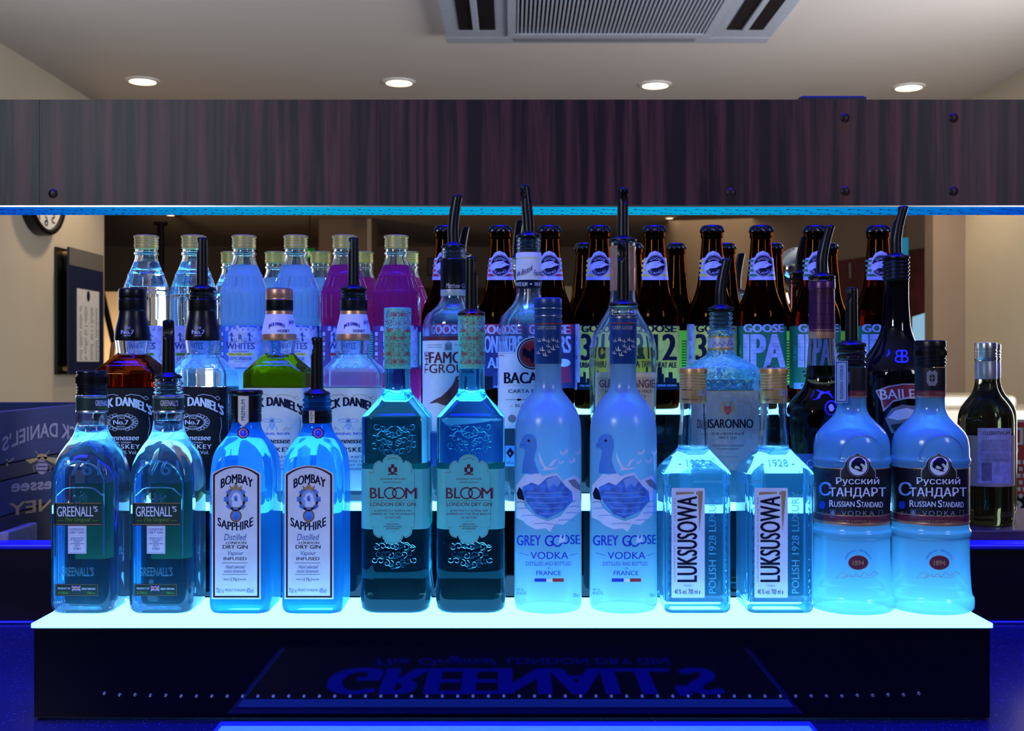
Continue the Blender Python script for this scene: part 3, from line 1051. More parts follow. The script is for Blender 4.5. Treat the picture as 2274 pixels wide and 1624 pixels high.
for x_, y_, lb in [(317, 178, 'warm round ceiling downlight above the end of the band nearest the clock wall'), (886, 181, 'warm round ceiling downlight between clock-wall lamp and air conditioner'),
                   (1455, 187, 'warm round ceiling downlight below the air conditioner in the picture'), (2018, 192, 'warm round ceiling downlight with glare, nearest the taupe pillar side')]:
    D = F / (HY - y_)
    downlight(x_, y_, D, 0.046, M['lens'], lb)
for x_, y_, lb in [(1487, 483, 'tiny far ceiling spot just under the band, above the stubby beer caps'), (1830, 488, 'tiny far ceiling spot above the capped green-label beers'), (1728, 522, 'tiny far ceiling spot, lower of the three over the green-label beers'),
                   (379, 476, 'tiny far ceiling spot over the first lemonade bottles')]:
    D = F / (HY - y_)
    downlight(x_, y_, D, 0.026, EMIT('far_lens', (1.0, 0.75, 0.45), 3.0), lb)

# air-conditioning cassette on the ceiling
ac = thing('air_conditioner', 'white ceiling cassette air conditioner with slatted grille, cut off by the frame', 'air conditioner', (0.287, 3.02, ZC + 1.0))
M['acw'] = P('ac_plastic', (0.38, 0.41, 0.48), 0.5)
g = Geo()
for sxy in [((-0.485, -0.485), (0.485, -0.42)), ((-0.485, 0.42), (0.485, 0.485)), ((-0.485, -0.42), (-0.30, 0.42)), ((0.30, -0.42), (0.485, 0.42))]:
    g.box((sxy[0][0], sxy[0][1], -0.035), (sxy[1][0], sxy[1][1], -0.0008), M['acw'], 0.006)
add('housing', g, ac)
g = Geo()
for k in range(48):
    X = -0.27 + 0.54 * k / 47
    g.box((X - 0.0026, -0.33, -0.040), (X + 0.0026, 0.36, -0.030), M['acw'])
g.box((-0.30, 0.362, -0.042), (0.30, 0.40, -0.012), M['acw'], 0.003); g.box((-0.30, -0.40, -0.042), (0.30, -0.332, -0.012), M['acw'], 0.003)
g.box((-0.300, -0.331, -0.042), (-0.276, 0.361, -0.012), M['acw']); g.box((0.276, -0.331, -0.042), (0.300, 0.361, -0.012), M['acw'])
g.box((-0.275, 0.10, -0.031), (0.275, 0.106, -0.026), M['inkb'])
add('intake_grille', g, ac, False)
g = Geo(); g.box((-0.275, -0.33, -0.020), (0.275, 0.36, -0.010), M['blackm']); add('filter_panel', g, ac, False)
for (x0, x1, y0, y1) in [(-0.28, 0.26, 0.425, 0.455), (-0.44, -0.335, -0.30, 0.33), (0.335, 0.44, -0.30, 0.33)]:
    g = Geo(); g.box((x0, y0, -0.0375), (x1, y1, -0.0354), M['grey'] if y1 > .44 else M['blackm'])
    if x1 - x0 < 0.2:
        xm = (x0 + x1) / 2; g.box((xm - 0.012, y0, -0.0440), (xm + 0.006, y1, -0.0380), M['acw'], 0.002)
    add('louvre', g, ac, False)

# clock on the left wall
ck = thing('wall_clock', 'round black-rimmed wall clock on the cream wall, cut off by the band', 'clock', (-1.5995, 3.90, ZC + 0.597))
R_ = 0.170
g = Geo(); rows = [(0, R_), (0.030, R_), (0.040, R_ - .004), (0.043, R_ - .012), (0.040, R_ - .020), (0.030, R_ - .022)]
g.loft([(a_, r, r, r) for a_, r in rows], M['black'], 15, ct=False)
o = add('rim', g, ck); o.rotation_euler = (0, PI / 2, 0)
g = Geo(); g.loft([(0.028, .149, .149, .149), (0.0295, .149, .149, .149)], M['white'], 15); o = add('dial', g, ck); o.rotation_euler = (0, PI / 2, 0)
L = Lab()
for k in range(12):
    a_ = 2 * PI * (k + 1) / 12
    cx_, cz_ = .120 * math.sin(a_), .120 * math.cos(a_)
    L.text(str(k + 1), cx_ + .014, -cz_ - .018, cx_ - .014, -cz_ + .018, M['ink'], b=0.02)
L.line([(0, 0), (-.05, .045)], .010, M['ink']); L.line([(0, 0), (.03, -.09)], .007, M['ink'])
add('hands_and_numerals', L.geo(lambda x, y, o_: (0.0300 + o_, x, -y)), ck, False)

# menu board on stand-offs
mb = thing('menu_board', 'navy framed menu board with a white price sheet, on the cream wall', 'menu board', (-1.5995, 4.215, ZC + 0.181))
hb = 0.223; yb_ = 0.172
g = Geo(); g.box((0.0005, -yb_, -hb), (0.010, yb_, hb), M['blackm']); add('back_plate', g, mb, False)
g = Geo(); g.box((0.045, -yb_, -hb), (0.051, yb_, hb), P('menu_navy', (0.006, 0.014, 0.06), 0.4)); add('front_plate', g, mb, False)
g = Geo(); g.box((0.0512, -yb_ + .004, hb - .062), (0.0520, yb_ - .004, hb - .002), P('menu_grey', (0.16, 0.15, 0.14), 0.5)); add('header_strip', g, mb, False)
for yy in (-1, 1):
    for zz in (-1, 1):
        g = Geo(); g.tube([(0.0105, yy * (yb_ - .055) , zz * (hb - .02)), (0.0448, yy * (yb_ - .055), zz * (hb - .02))], 0.009, M['gold'], 10); add('standoff', g, mb)
g = Geo(); g.box((0.0512, -yb_ + .075, -hb + .045), (0.0522, yb_ - .050, hb - .140), M['white']); sh_ = add('price_sheet', g, mb, False)
L = Lab(); L.ell(0.012, -0.060, 0.016, 0.020, M['ink'])
rr = random.Random(3)
for c_ in (-0.075, -0.025, 0.035, 0.085):
    y_ = -0.02
    while y_ < 0.175:
        if rr.random() > 0.14: L.rect(c_ + .0, y_, c_ + rr.uniform(.014, .03), y_ + .0035, M['grey'])
        y_ += 0.0075
add('print', L.geo(lambda x, y, o_: (0.0523 + o_, x, -y)), sh_, False)

# beige service ledge at right with a rounded silver till top, and a red poster
g = Geo(); g.box((px(2040, 0, 3.2)[0], 3.2, px(0, 945, 3.2)[2]), (1.73, 3.7, px(0, 912, 3.2)[2]), P('beige_laminate', (0.42, 0.36, 0.27), 0.5), 0.006)
tag(add('service_ledge', g), 'beige service ledge along the cream wall beside the pillar', 'shelf')
g = Geo(); g.box((px(2052, 0, 3.3)[0], 3.3, px(0, 911, 3.3)[2]), (px(2262, 0, 3.3)[0], 3.6, px(0, 878, 3.3)[2]), P('steel_tray', (0.55, 0.5, 0.40), 0.3, 0.5), 0.016)
tag(add('steel_tray', g), 'long rounded steel tray lying on the beige ledge', 'tray')
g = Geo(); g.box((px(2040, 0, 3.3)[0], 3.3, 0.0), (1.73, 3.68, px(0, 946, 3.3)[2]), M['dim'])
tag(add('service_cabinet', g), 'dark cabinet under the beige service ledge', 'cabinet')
ps = thing('red_poster', 'red and white poster stand behind the wine bottle, cut by the frame', 'poster', px(2290, 1050, 2.3))
k_ = 2.3 / F
g = Geo(); g.box((-62 * k_, 0, -118 * k_), (75 * k_, .006, 118 * k_), M['white']); add('backing', g, ps, False)
g = Geo(); g.box((-58 * k_, -.0014, -50 * k_), (71 * k_, -.0004, 112 * k_), P('poster_red', (0.55, 0.05, 0.06), 0.5)); add('red_panel', g, ps, False)
g = Geo(); g.box((-58 * k_, -.0014, -110 * k_), (71 * k_, -.0004, -52 * k_), M['ink']); add('dark_panel', g, ps, False)
L = Lab(); L.text("D", -20, -100, -50, -62, M['white'], b=0.03); L.ell(-38, -50, 9, 9, M['white'])
for k in range(6):
    for q in range(3):
        L.rect(-44 + q * 12 + (k % 2) * 4, -28 + k * 15, -36 + q * 12 + (k % 2) * 4, -19 + k * 15, M['white'])
L.text("S", -22, 62, -50, 98, M['white'], b=0.03)
add('lettering', L.geo(lambda x, y, o_: (x * k_, -.0016 - o_, -y * k_)), ps, False)

# chrome beer font
g = Geo()
X, Y, Z = px(1766, 590, 2.6); k_ = 2.6 / F
font = thing('chrome_beer_font', 'curved chrome beer font with round head between the green-label beers', 'beer tap', (px(1768, 0, 2.6)[0], 2.6, ZC - 0.35))
pts = [(0.016, 0, 0), (0.016, 0, .35 + 60 * k_)]
for k in range(9):
    t = k / 8
    pts.append((0.016 - math.sin(t * 1.5) * 0.045, 0, .35 + (75 + 78 * t) * k_ + 0.0))
g.tube(pts, 0.011, M['chrome'], 14); add('column', g, font)
g = Geo()
rows = []
for k in range(13):
    t = PI * k / 12; rows.append((-0.052 * math.cos(t), max(0.052 * math.sin(t), 1e-4)))
g.loft([(a_, r, r * .6, r) for a_, r in rows], M['chrome'], 9); o = add('round_head', g, font); o.location = (0.005, 0, .35 + 205 * k_)
g = Geo(); g.loft([(0, .04, .04, .04), (.01, .04, .04, .04), (.014, .02, .02, .02)], M['chrome'], 9); add('foot', g, font)
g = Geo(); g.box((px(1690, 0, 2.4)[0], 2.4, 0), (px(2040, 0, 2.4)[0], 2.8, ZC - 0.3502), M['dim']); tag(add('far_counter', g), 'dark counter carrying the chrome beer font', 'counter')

# crate at left, on the ledge
cz0 = ct + 0.0685
cr = thing('wooden_crate', 'dark blue-lit slatted wooden crate with mirror-written whiskey lettering, on the ledge', 'crate', (-0.655, 1.62, cz0))
M['cratew'] = WOOD('crate_wood_bluelit', (0.012, 0.022, 0.10), (0.025, 0.040, 0.16), 'Y', 3, 0.6)  # blue light falling on the crate is put into the board colours
M['crateb'] = WOOD('crate_wood_brown', (0.016, 0.016, 0.035), (0.03, 0.03, 0.06), 'Y', 3, 0.6)
M['crprint'] = P('crate_print', (0.36, 0.31, 0.40), 0.6)
M['crgold'] = P('crate_print_gold', (0.50, 0.34, 0.14), 0.6)
ctop = (ZC - 0.0635) - cz0
hs = [0, 0.064, 0.0735 + 0.030, ctop * 0.54, ctop]
pl = [(0.0, 0.066, 'crateb'), (0.067, 0.117, 'cratew'), (0.118, 0.1335, 'crateb'), (0.1345, ctop, 'cratew')]
pl = [(0.0, 0.057, 'crateb'), (0.058, 0.103, 'cratew'), (0.104, 0.124, 'crateb'), (0.125, ctop, 'cratew')]
for z0, z1, m_ in pl:
    g = Geo(); g.box((-0.012, -0.146, z0 + .0005), (0, 0.23, z1), M[m_], 0.001); add('side_board', g, cr)
    g = Geo(); g.box((-0.30, -0.146, z0 + .0005), (-0.288, 0.23, z1), M[m_], 0.001); add('side_board', g, cr)
g = Geo(); g.box((-0.287, 0.218, 0.0005), (-0.013, 0.23, ctop), M['cratew'], .001); add('end_board', g, cr)
g = Geo(); g.box((-0.287, -0.146, 0.0005), (-0.013, -0.134, ctop), M['cratew'], .001); add('end_board', g, cr)
g = Geo(); g.box((-0.287, -0.133, 0.0005), (-0.013, 0.217, 0.010), M['crateb']); add('floor_board', g, cr, False)


def crmap(x, y, o_):      # photograph pixel on the crate side plane
    k = (x - 1137.0) / F
    Y = -0.655 / k
    return (0.0002 + o_, Y - 1.62, ZC + (HY - y) * Y / F - cz0)


def crtext(L, t, xa, ya0, ya1, xb, yb0, yb1, mat, b=0.0, arc=0.0):
    """Mirror-written text between image column xa (first letter) and xb (last letter)."""
    vs, fs = glyphs(t, b)
    out = []
    for u, v, _ in vs:
        ia, ib = (xa - 1137.0), (xb - 1137.0)
        Ya, Yb = -0.655 * F / ia, -0.655 * F / ib
        Y = Ya + (Yb - Ya) * u
        x = 1137.0 - 0.655 * F / Y
        t_ = (x - xa) / (xb - xa)
        y0 = ya0 + (yb0 - ya0) * t_; y1 = ya1 + (yb1 - ya1) * t_
        out.append((x, y1 - (y1 - y0) * v + arc * 4 * (u - .5) ** 2, 0))
    L.items.append((out, fs, mat, 2, 0))


L = Lab()
crtext(L, "JACK DANIEL'S", 196, 935, 978, 4, 942, 985, M['crprint'], 0.02, 30)
crtext(L, "Tennessee", 190, 1056, 1080, 24, 1066, 1094, M['crprint'], 0.03)
L.line([(12, 1020), (20, 1026), (30, 1017)], 3, M['crgold'], 2); L.ell(15, 1032, 3, 3, M['crgold'], 2)
crtext(L, "HONEY", 190, 1096, 1122, 18, 1118, 1147, M['crgold'], 0.02)
add('lettering', L.geo(crmap), cr, False)
L = Lab()
L.ell(93, 1015, 12, 7, M['crgold'], 2); L.ell(92, 1037, 13, 17, M['crprint'], 2)
for k in range(3): L.rect(81, 1026 + k * 9, 103, 1029 + k * 9, M['cratew'], 3)
for s_ in (-1, 1):
    L.poly([(93, 1014), (93 + s_ * 38, 1020 - s_ * 2), (93 + s_ * 26, 1030), (93 + s_ * 6, 1020)], M['crgold'], 2)
    L.line([(93 + s_ * 8, 1010), (93 + s_ * 16, 1001)], 1.5, M['crgold'])
    L.line([(93 + s_ * 10, 1030), (93 + s_ * 20, 1036), (93 + s_ * 17, 1048)], 1.5, M['crprint'])
add('bee_emblem', L.geo(crmap), cr, False)
g = Geo(); zb = ct + 0.0685
g.box((-0.6545, 1.476, zb), (-0.6420, 1.566, ZC - 0.2165), WOOD('pale_block_wood', (0.35, 0.30, 0.26), (0.5, 0.44, 0.38), 'X', 4, 0.5), 0.002)
tag(add('pale_wood_batten', g), 'pale wooden batten standing on the ledge against the blue-lit crate', 'batten')
g = Geo(); vs = []
z1_ = ZC - 0.214
xl = px(1960, 0, 1.476)[0]
g.box((0.4505, 1.474, zb), (0.95, 1.70, z1_), WOOD('brown_board_wood', (0.06, 0.025, 0.02), (0.13, 0.06, 0.05), 'X', 2, 0.35), 0.002)
tag(add('wooden_board', g), 'dark brown wooden board on the ledge under the wine bottles', 'board')


def wine(label, x, y, zs, grp=None, lab=True):
    o = thing('wine_bottle', label, 'bottle', (x, y, z1_), grp)
    o.scale = (1, 1, 1)
    secs = smooth(S([(0, 29), (1.2, 33.5), (6, 35), (20, 35.3), (130, 35.3), (143, 34.6), (153, 31.5), (162, 26), (170, 19.5), (178, 15.5), (187, 13.6), (196, 13.2), (205, 13.2), (234, 13.2), (235, 12)]))
    glass_parts(o, 'wine', secs, M['gwine'], 11, 172, 0.233, None, air=False)
    g = Geo(); g.loft(S([(191.5, 13.5), (192, 13.9), (215, 13.9), (216, 13.3)]), P('grey_foil', (0.40, 0.42, 0.50), 0.35, 0.4), 11, cb=False, ct=False); add('foil_sleeve', g, o)
    screw_cap(o, 0.2165, 0.2405, 0.0141, M['silver'], (0.25, 0.4, 0.6))
    if lab:
        r = Ref(0, (y, ZC - z1_), X0=x)
        g = Geo()
        n = 14
        L = Lab(); L.rect(2171, 951, 2246, 1074, M['lilac'], 2)
        L.text("MONTEBELLO", 2242, 958, 2182, 966, M['ink'], 3, b=.01)
        for k in range(15):
            if k not in (8,): L.rect(2178, 978 + k * 3.3, 2239, 979.1 + k * 3.3, M['grey'], 3)
        L.rect(2178, 1022, 2240, 1022.7, M['grey'], 3)
        for k in range(14): L.rect(2180, 1028 + k * 2.9, 2203, 1029.4 + k * 2.9, M['ink'], 3)
        L.ring(2210, 1042, 3, 5, 0.8, M['grey'], 3); L.line([(2210, 1047), (2210, 1056)], .8, M['grey'], 3); L.ring(2217, 1046, 2.5, 9, .8, M['grey'], 3)
        g = L.geo(r.cyl(0.0355), 6)
        add('back_label', g, o)
        g = Geo(); g.loft(S([(52, 35.5), (52.1, 35.6), (118, 35.6), (118.1, 35.5)]), P('brown_wrap_label', (0.52, 0.42, 0.30), 0.6), 11, cb=False, ct=False); add('wrap_label', g, o)
    return o


wine('clear green wine bottle with silver cap and grey sleeve, back label mirror-written', (2189 - 1137) * 1.54 / F, 1.54, 1)
wine('second wine bottle, mostly hidden behind the one with the lilac back label', (2196 - 1137) * 1.66 / F, 1.655, 1, lab=False)

# ---------------------------------------------------------------- bottles, front tier


def put(o, X, row, rz=0.0):
    o.location = (X, row[0], ZC - row[1]); o.rotation_euler = (0, 0, rz)
    return o


def ringprof(z0, z1, r0, dr, n):
    """Glass screw thread: n rounded rings between z0 and z1."""
    rows = []
    for k in range(n):
        z = z0 + (z1 - z0) * (k + .5) / n; h = (z1 - z0) / n * .32
        rows += [(z - h * 1.3, r0), (z - h * .6, r0 + dr * .8), (z, r0 + dr), (z + h * .6, r0 + dr * .8), (z + h * 1.3, r0)]
    return rows


def body(root, key, body_mm, neck_mm, thread, glass, seg, fill, **kw):
    secs = smooth(S(body_mm + neck_mm)) + S(thread)
    glass_parts(root, key, secs, glass, seg, fill * 1e-3, secs[-1][0] - 0.0003, **kw)
    return secs


def greenall(label, X, poured):
    o = thing('gin_bottle', label, 'bottle', (0, 0, 0), "square clear gin bottles with green labels")
    r = Ref(204, ROW1)
    b = 0.0325
    fm = r.flat(b)

    def extra(g):
        L = Lab()
        L.text('1761', 137, 1022, 222, 1056, M['embossd'], 0, ext=0.0007)
        L.text("GREENALL'S", 133, 1260, 208, 1280, M['embossd'], 0, ext=0.0006)
        L.geo(fm, geo=g)
        pts = []
        for k in range(25):
            t = PI * k / 24
            pts.append((-0.0225 * math.cos(t), -0.0325 + 0.0006, 0.1225 + 0.0215 * math.sin(t)))
        pts = [(-0.0225, -0.0323, 0.055)] + pts + [(0.0225, -0.0323, 0.055)]
        g.tube(pts, 0.0008, M['gclear0'], 8)
        g.tube([(-.0215, -.0322, .112), (-.014, -.0325, .1185), (-.009, -.0325, .1195), (.009, -.0325, .1195), (.014, -.0325, .1185), (.0215, -.0322, .112)], 0.0007, M['gclear0'], 8)
        for k in range(26):
            a = random.random() * 2 * PI; q = random.random() ** .5
            g.tube([(math.cos(a) * q * .007, -.0326, .107 + math.sin(a) * q * .008), (math.cos(a) * q * .007 + .0015, -.0328, .1085 + math.sin(a) * q * .008)], 0.0006, M['gclear0'], 5)
    fill = 176 if not poured else 181
    secs = body(o, 'greenall' + str(poured), [(0, 24, 26.5, 12), (1.2, 27.5, 30, 12), (4, 29.3, 31.8, 12), (10, 30, 32.5, 11), (60, 30, 32.5, 11), (120, 30, 32.5, 11), (131, 29.6, 32, 12), (141, 28.3, 30.3, 14), (150, 25.9, 27.4, 17), (158, 22.3, 23.2, 19), (164, 18.9, 19.2, 18.8)],
                [(169, 16.3), (174, 14.9), (180, 14.2), (187, 14.0)], [(188, 14.0)] + ringprof(205.5, 219, 12.6, 1.6, 3) + [(220, 12.6), (221, 12.2)], M['gclear0'], 8, fill, liquid=M['lclear'], extra=extra, below=M['ggreen'])
    g = Geo()
    g.loft(S([(188.6, 14.6), (188.9, 14.9), (190.6, 14.9), (190.9, 14.7)]), M['silver'], 11, cb=False, ct=False)
    g.loft(S([(190.9, 14.7), (202.8, 14.7)]), M['greenlab'], 11, cb=False, ct=False)
    g.loft(S([(202.8, 14.7), (203, 14.9), (204.8, 14.9), (205.2, 14.5)]), M['silver'], 11, cb=False, ct=False)
    L = Lab()
    L.text("GREENALL'S", 212 if not poured else 184, 889, 246 if not poured else 224, 902, M['skyb'] if 0 else M['snow'], 3, b=.01)
    L.text("The Original", 218 if not poured else 190, 904, 242 if not poured else 218, 910, M['lime'], 3, sh=.05)
    L.geo(Ref(204, ROW1).cyl(0.01475), 3, geo=g)
    add('neck_label', g, o)
    if poured:
        pourer(o, 0.2212, 0.0128, 0.0535, 0.0, 100 - 180, cork=True)
    else:
        screw_cap(o, 0.2057, 0.2290, 0.0144, M['black'], (0.10, 0.22, 0.34, 0.86), (0.46, 0.76))
    # labels on the flat front
    L = Lab()
    L.rect(119, 1117, 225.5, 1167.5, M['greenlab'], 1); L.rect(119, 1117, 225.5, 1118.6, M['copper'], 2); L.rect(119, 1164.2, 225.5, 1166, M['copper'], 2)
    L.text("GREENALL", 127, 1125, 207, 1147.5, M['snow'], 3, b=.012); L.text("'", 208, 1124, 210, 1131, M['snow'], 3); L.text("S", 210.5, 1125, 217, 1137, M['snow'], 3, b=.02)
    L.text("The Original", 144, 1150.5, 200, 1161, M['lime'], 3, sh=.05)
    L.line([(128, 1156.5), (140, 1156.5)], .9, M['lime']); L.line([(204, 1156.5), (218, 1156.5)], .9, M['lime'])
    add('main_label', L.geo(fm), o, False)
    L = Lab()
    L.rect(151, 1168, 192, 1230, M['honeyw'] if 0 else M['snow'], 1); L.frame(153, 1169, 190, 1228, .5, M['grey'])
    L.text('LONDON', 156, 1173.5, 186.5, 1178.5, M['inkb']); L.text('DRY GIN', 156, 1180.5, 186.5, 1185.5, M['inkb'])
    for k in range(12): L.rect(157 + k * 2.5, 1189, 158.2 + k * 2.5, 1189.7, M['inkb'])
    for k, (t, hw_) in enumerate([('HANDCRAFTED', 15), ("BY ENGLAND'S", 14.5), ('OLDEST', 7.5), ('GIN DISTILLERS', 15.5), ('SINCE', 6)]):
        L.text(t, 171.5 - hw_, 1193.7 + k * 4.1, 171.5 + hw_, 1196.4 + k * 4.1, M['inkb'], b=.01)
    L.text('1761', 164, 1215.5, 178.5, 1221.5, M['inkb'])
    add('white_label', L.geo(fm), o, False)
    L = Lab()
    L.rect(122.5, 1297, 219, 1324.5, M['greenlab'], 1); L.frame(124, 1298, 217.5, 1323.5, .5, M['copper'])
    L.text('PRODUCT OF', 129, 1305, 156.5, 1309, M['snow'], b=.01); L.text('GREAT BRITAIN', 181.5, 1306, 212, 1310, M['snow'], b=.01)
    L.text('37.5%Vol', 129, 1314, 151, 1319.5, M['lime']); L.text('70cl e', 194, 1314.5, 211, 1320, M['lime'])
    L.rect(128, 1302.2, 214, 1302.7, M['lime'])
    L.rect(160, 1301.5, 179, 1312.5, M['flagb'], 2); L.line([(160, 1301.5), (179, 1312.5)], 1.8, M['white'], 3); L.line([(160, 1312.5), (179, 1301.5)], 1.8, M['white'], 3)
    L.line([(160, 1301.5), (179, 1312.5)], .7, M['flagr'], 4); L.line([(160, 1312.5), (179, 1301.5)], .7, M['flagr'], 4)
    L.rect(167.6, 1301.5, 171.4, 1312.5, M['white'], 5); L.rect(160, 1305.2, 179, 1308.8, M['white'], 5); L.rect(168.5, 1301.5, 170.5, 1312.5, M['flagr'], 6); L.rect(160, 1306, 179, 1308, M['flagr'], 6)
    add('origin_label', L.geo(fm), o, False)
    g = Geo(); g.box((-.020, .0327, .045), (.0205, .0330, .118), P('green_back_label', (0.02, .16, .05), .5)); add('back_label', g, o, False)
    return put(o, X, ROW1)


greenall('square clear gin bottle with black screw cap and green label, first of the front tier', (204 - 1137) * ROW1[0] / F, False)
greenall('square clear gin bottle with green label and black pourer, second on the front tier', (374 - 1137) * ROW1[0] / F, True)


def bombay(label, X, poured):
    o = thing('sapphire_gin_bottle', label, 'bottle', (0, 0, 0), "pale blue square gin bottles")
    r = Ref(547, ROW1); fm = r.flat(0.033)
    body(o, 'bombay' + str(poured), [(0, 23, 27.5, 10), (1.2, 26.5, 31, 10), (4, 28, 32.5, 9), (9, 28.5, 33, 8), (60, 28.5, 33, 8), (125, 28.5, 33, 8), (137, 27.8, 32, 9), (148, 26.8, 30, 11), (156, 24.3, 26.5, 14), (163, 20.3, 21.5, 17), (169, 16.8, 17.2, 16.8)],
         [(174, 14.6), (180, 13.6), (186, 13.3)], [(187, 13.3)] + ringprof(189, 203, 12.4, 1.5, 3) + [(204, 12.4), (205, 12)], M['gbombay'], 8, 169, liquid=M['lclear'])
    g = Geo()
    if not poured:
        g.loft(S([(179.5, 14.3), (180, 14.5), (187, 14.5), (187.4, 14.1), (188.4, 14.1), (188.8, 14.5), (190.4, 14.5), (190.7, 14.2), (191.4, 14.2), (191.8, 14.6), (205, 14.7), (206, 15.6), (207.5, 16.0), (209.4, 15.6), (210.3, 14.4), (210.5, 1)]), M['black'], 11, cb=False)
        add('cap', g, o)
    else:
        g.loft(S([(178.5, 14.1), (179, 14.4), (187, 14.4), (187.3, 14.0), (188.3, 14.0), (188.7, 14.4), (190.4, 14.4), (190.7, 13.6)]), M['black'], 11, cb=False, ct=False)
        add('neck_ring', g, o)
        pourer(o, 0.2052, 0.0128, 0.0530, 0.0, 200)
    z = .4226
    ax = 547
    L = Lab()
    dx = 0 if not poured else -13
    L.poly([(528 + dx, 879), (553 + dx, 879), (553 + dx, 937), (540.5 + dx, 950), (528 + dx, 937)], M['gold'], 1)
    L.poly([(529.5 + dx, 880.5), (551.5 + dx, 880.5), (551.5 + dx, 936.5), (540.5 + dx, 948), (529.5 + dx, 936.5)], M['white'], 2)
    L.text('PREMIUM', 535.5 + dx, 888, 544 + dx, 934, M['ink'], 3, rot=90)
    if poured:
        L.items = [it for it in L.items]
        L2 = Lab()
        for vs, fs, mt, l, e in L.items:
            L2.items.append(([(x, max(y, 911.5), zz) for x, y, zz in vs], fs, mt, l, e))
        L = L2 if False else Lab().poly([(527, 912), (540, 912), (540, 940), (527, 940)], M['gold'], 1).poly([(528.5, 913), (538.5, 913), (538.5, 939), (528.5, 939)], M['white'], 2).text('PREM', 529.5, 914, 536.5, 936, M['ink'], 3, rot=90)
        add('neck_strip', L.geo(r.cyl(0.0146), 3), o)
    else:
        add('neck_strip', L.geo(r.cyl(0.0149), 3), o)
    cx = 540 + (7 if poured else 0); cy_ = 962
    L = Lab()
    L.poly([(cx + 13.5 * math.cos(PI * k / 4 + PI / 8) * (1 + .08 * (k % 2)), cy_ + 13 * math.sin(PI * k / 4 + PI / 8)) for k in range(8)], M['ink'], 1)
    L.poly([(cx + 11.2 * math.cos(PI * k / 4 + PI / 8), cy_ + 11 * math.sin(PI * k / 4 + PI / 8)) for k in range(8)], M['copper'], 2)
    L.ell(cx, cy_, 7, 7.5, M['ink'], 3); L.ell(cx, cy_, 6, 6.5, M['gblue'], 4); L.ell(cx - 1, cy_ - 2, 2, 2, M['skyb'], 5)
    rs = r.cyl(lambda zz: 0.0142 + max(0, .176 - zz) * .55)
    add('neck_medallion', L.geo(rs, 4), o)
    L = Lab()
    x0, x1, yt, yb, ya = 470, 579, 1052, 1331, 1034

    def arch(d):
        p = [(x0 + d, yb - d)]
        for k in range(13):
            t = k / 12; xx = x0 + d + (x1 - x0 - 2 * d) * t
            p.append((xx, yt + d * .6 - (yt - ya) * (1 - (2 * t - 1) ** 2)))
        return p + [(x1 - d, yb - d)]
    L.poly(arch(0)[::-1], M['white'], 1); L.poly(arch(3)[::-1], M['copper'], 2); L.poly(arch(4)[::-1], M['ink'], 3); L.poly(arch(7)[::-1], M['copper'], 4); L.poly(arch(7.7)[::-1], M['white'], 5)
    L.text('BOMBAY', 491, 1053, 561, 1073, M['ink'], 6, b=.035, arc=12)
    L.text('SAPPHIRE', 484, 1160, 562, 1179, M['ink'], 6, b=.03, arc=-12)
    c = 524
    L.ell(c, 1109, 22, 26, M['ink'], 6)
    for k in range(8):
        a = 2 * PI * k / 8
        L.poly([(c + 27 * math.cos(a + q), 1109 + 27 * math.sin(a + q)) for q in (-.2, .2)] + [(c + 19 * math.cos(a + q), 1109 + 21 * math.sin(a + q)) for q in (.25, -.25)], M['midb'], 7)
    L.ell(c, 1108, 18, 22, M['tan'], 8); L.ell(c, 1108, 16, 20, M['skyb'], 9)
    L.poly([(c - 7, 1125), (c - 8, 1112), (c - 11, 1108), (c - 8, 1103), (c - 6, 1096), (c + 2, 1093), (c + 9, 1098), (c + 12, 1110), (c + 15, 1120), (c + 8, 1126)], M['snow'], 10)
    L.poly([(c - 3, 1112), (c - 4, 1104), (c + 1, 1100), (c + 4, 1106), (c + 3, 1114)], M['midb'], 11)
    L.poly([(c - 12, 1088), (c - 14, 1078), (c - 7, 1083), (c, 1073), (c + 7, 1083), (c + 14, 1078), (c + 12, 1088)], M['tan'], 9); L.ell(c, 1074, 2, 2, M['ink'], 10)
    L.ell(c, 1146, 13, 14, M['tan'], 7); L.ring(c, 1146, 11.5, 12.5, 1, M['ink'], 8); L.ell(c, 1146, 9, 10, M['midb'], 8)
    L.text('Distilled', 499, 1186, 546, 1200, M['inkb'], 6, sh=.06); L.text('LONDON', 502, 1203, 547, 1208.5, M['ink'], 6, b=.03)
    L.text('DRY GIN', 495, 1210.5, 550, 1219, M['ink'], 6, b=.03); L.text('Vapour', 505, 1224, 540, 1236, M['inkb'], 6, sh=.07)
    L.text('INFUSED', 497, 1237.5, 548, 1244.5, M['ink'], 6, b=.02); L.rect(494, 1250, 550, 1250.8, M['ink'], 6)
    L.text('Hand selected', 502, 1255, 544, 1263, M['inkb'], 6, sh=.04); L.text('exotic botanicals', 498, 1265, 546, 1272, M['inkb'], 6, sh=.04)
    L.rect(494, 1275.5, 550, 1276.3, M['ink'], 6); L.text('FROM A', 497, 1285.5, 511, 1289, M['ink'], 6); L.text('1761', 513.5, 1283.5, 530, 1291, M['ink'], 6); L.text('RECIPE', 532, 1285.5, 547, 1289, M['ink'], 6)
    L.text('70cl e', 480, 1306, 497, 1317, M['inkb'], 6); L.text('PRODUCT OF ENGLAND', 500, 1308, 545, 1313.5, M['ink'], 6); L.text('40%vol', 547.5, 1306, 563, 1317, M['inkb'], 6)
    add('front_label', L.geo(fm, lay=0.00008), o, False)
    return put(o, X, ROW1)


bombay('pale blue square gin bottle with black cap and arched white label', (547 - 1137) * ROW1[0] / F, False)
bombay('pale blue square gin bottle with black pourer and arched white label', (704 - 1137) * ROW1[0] / F, True)


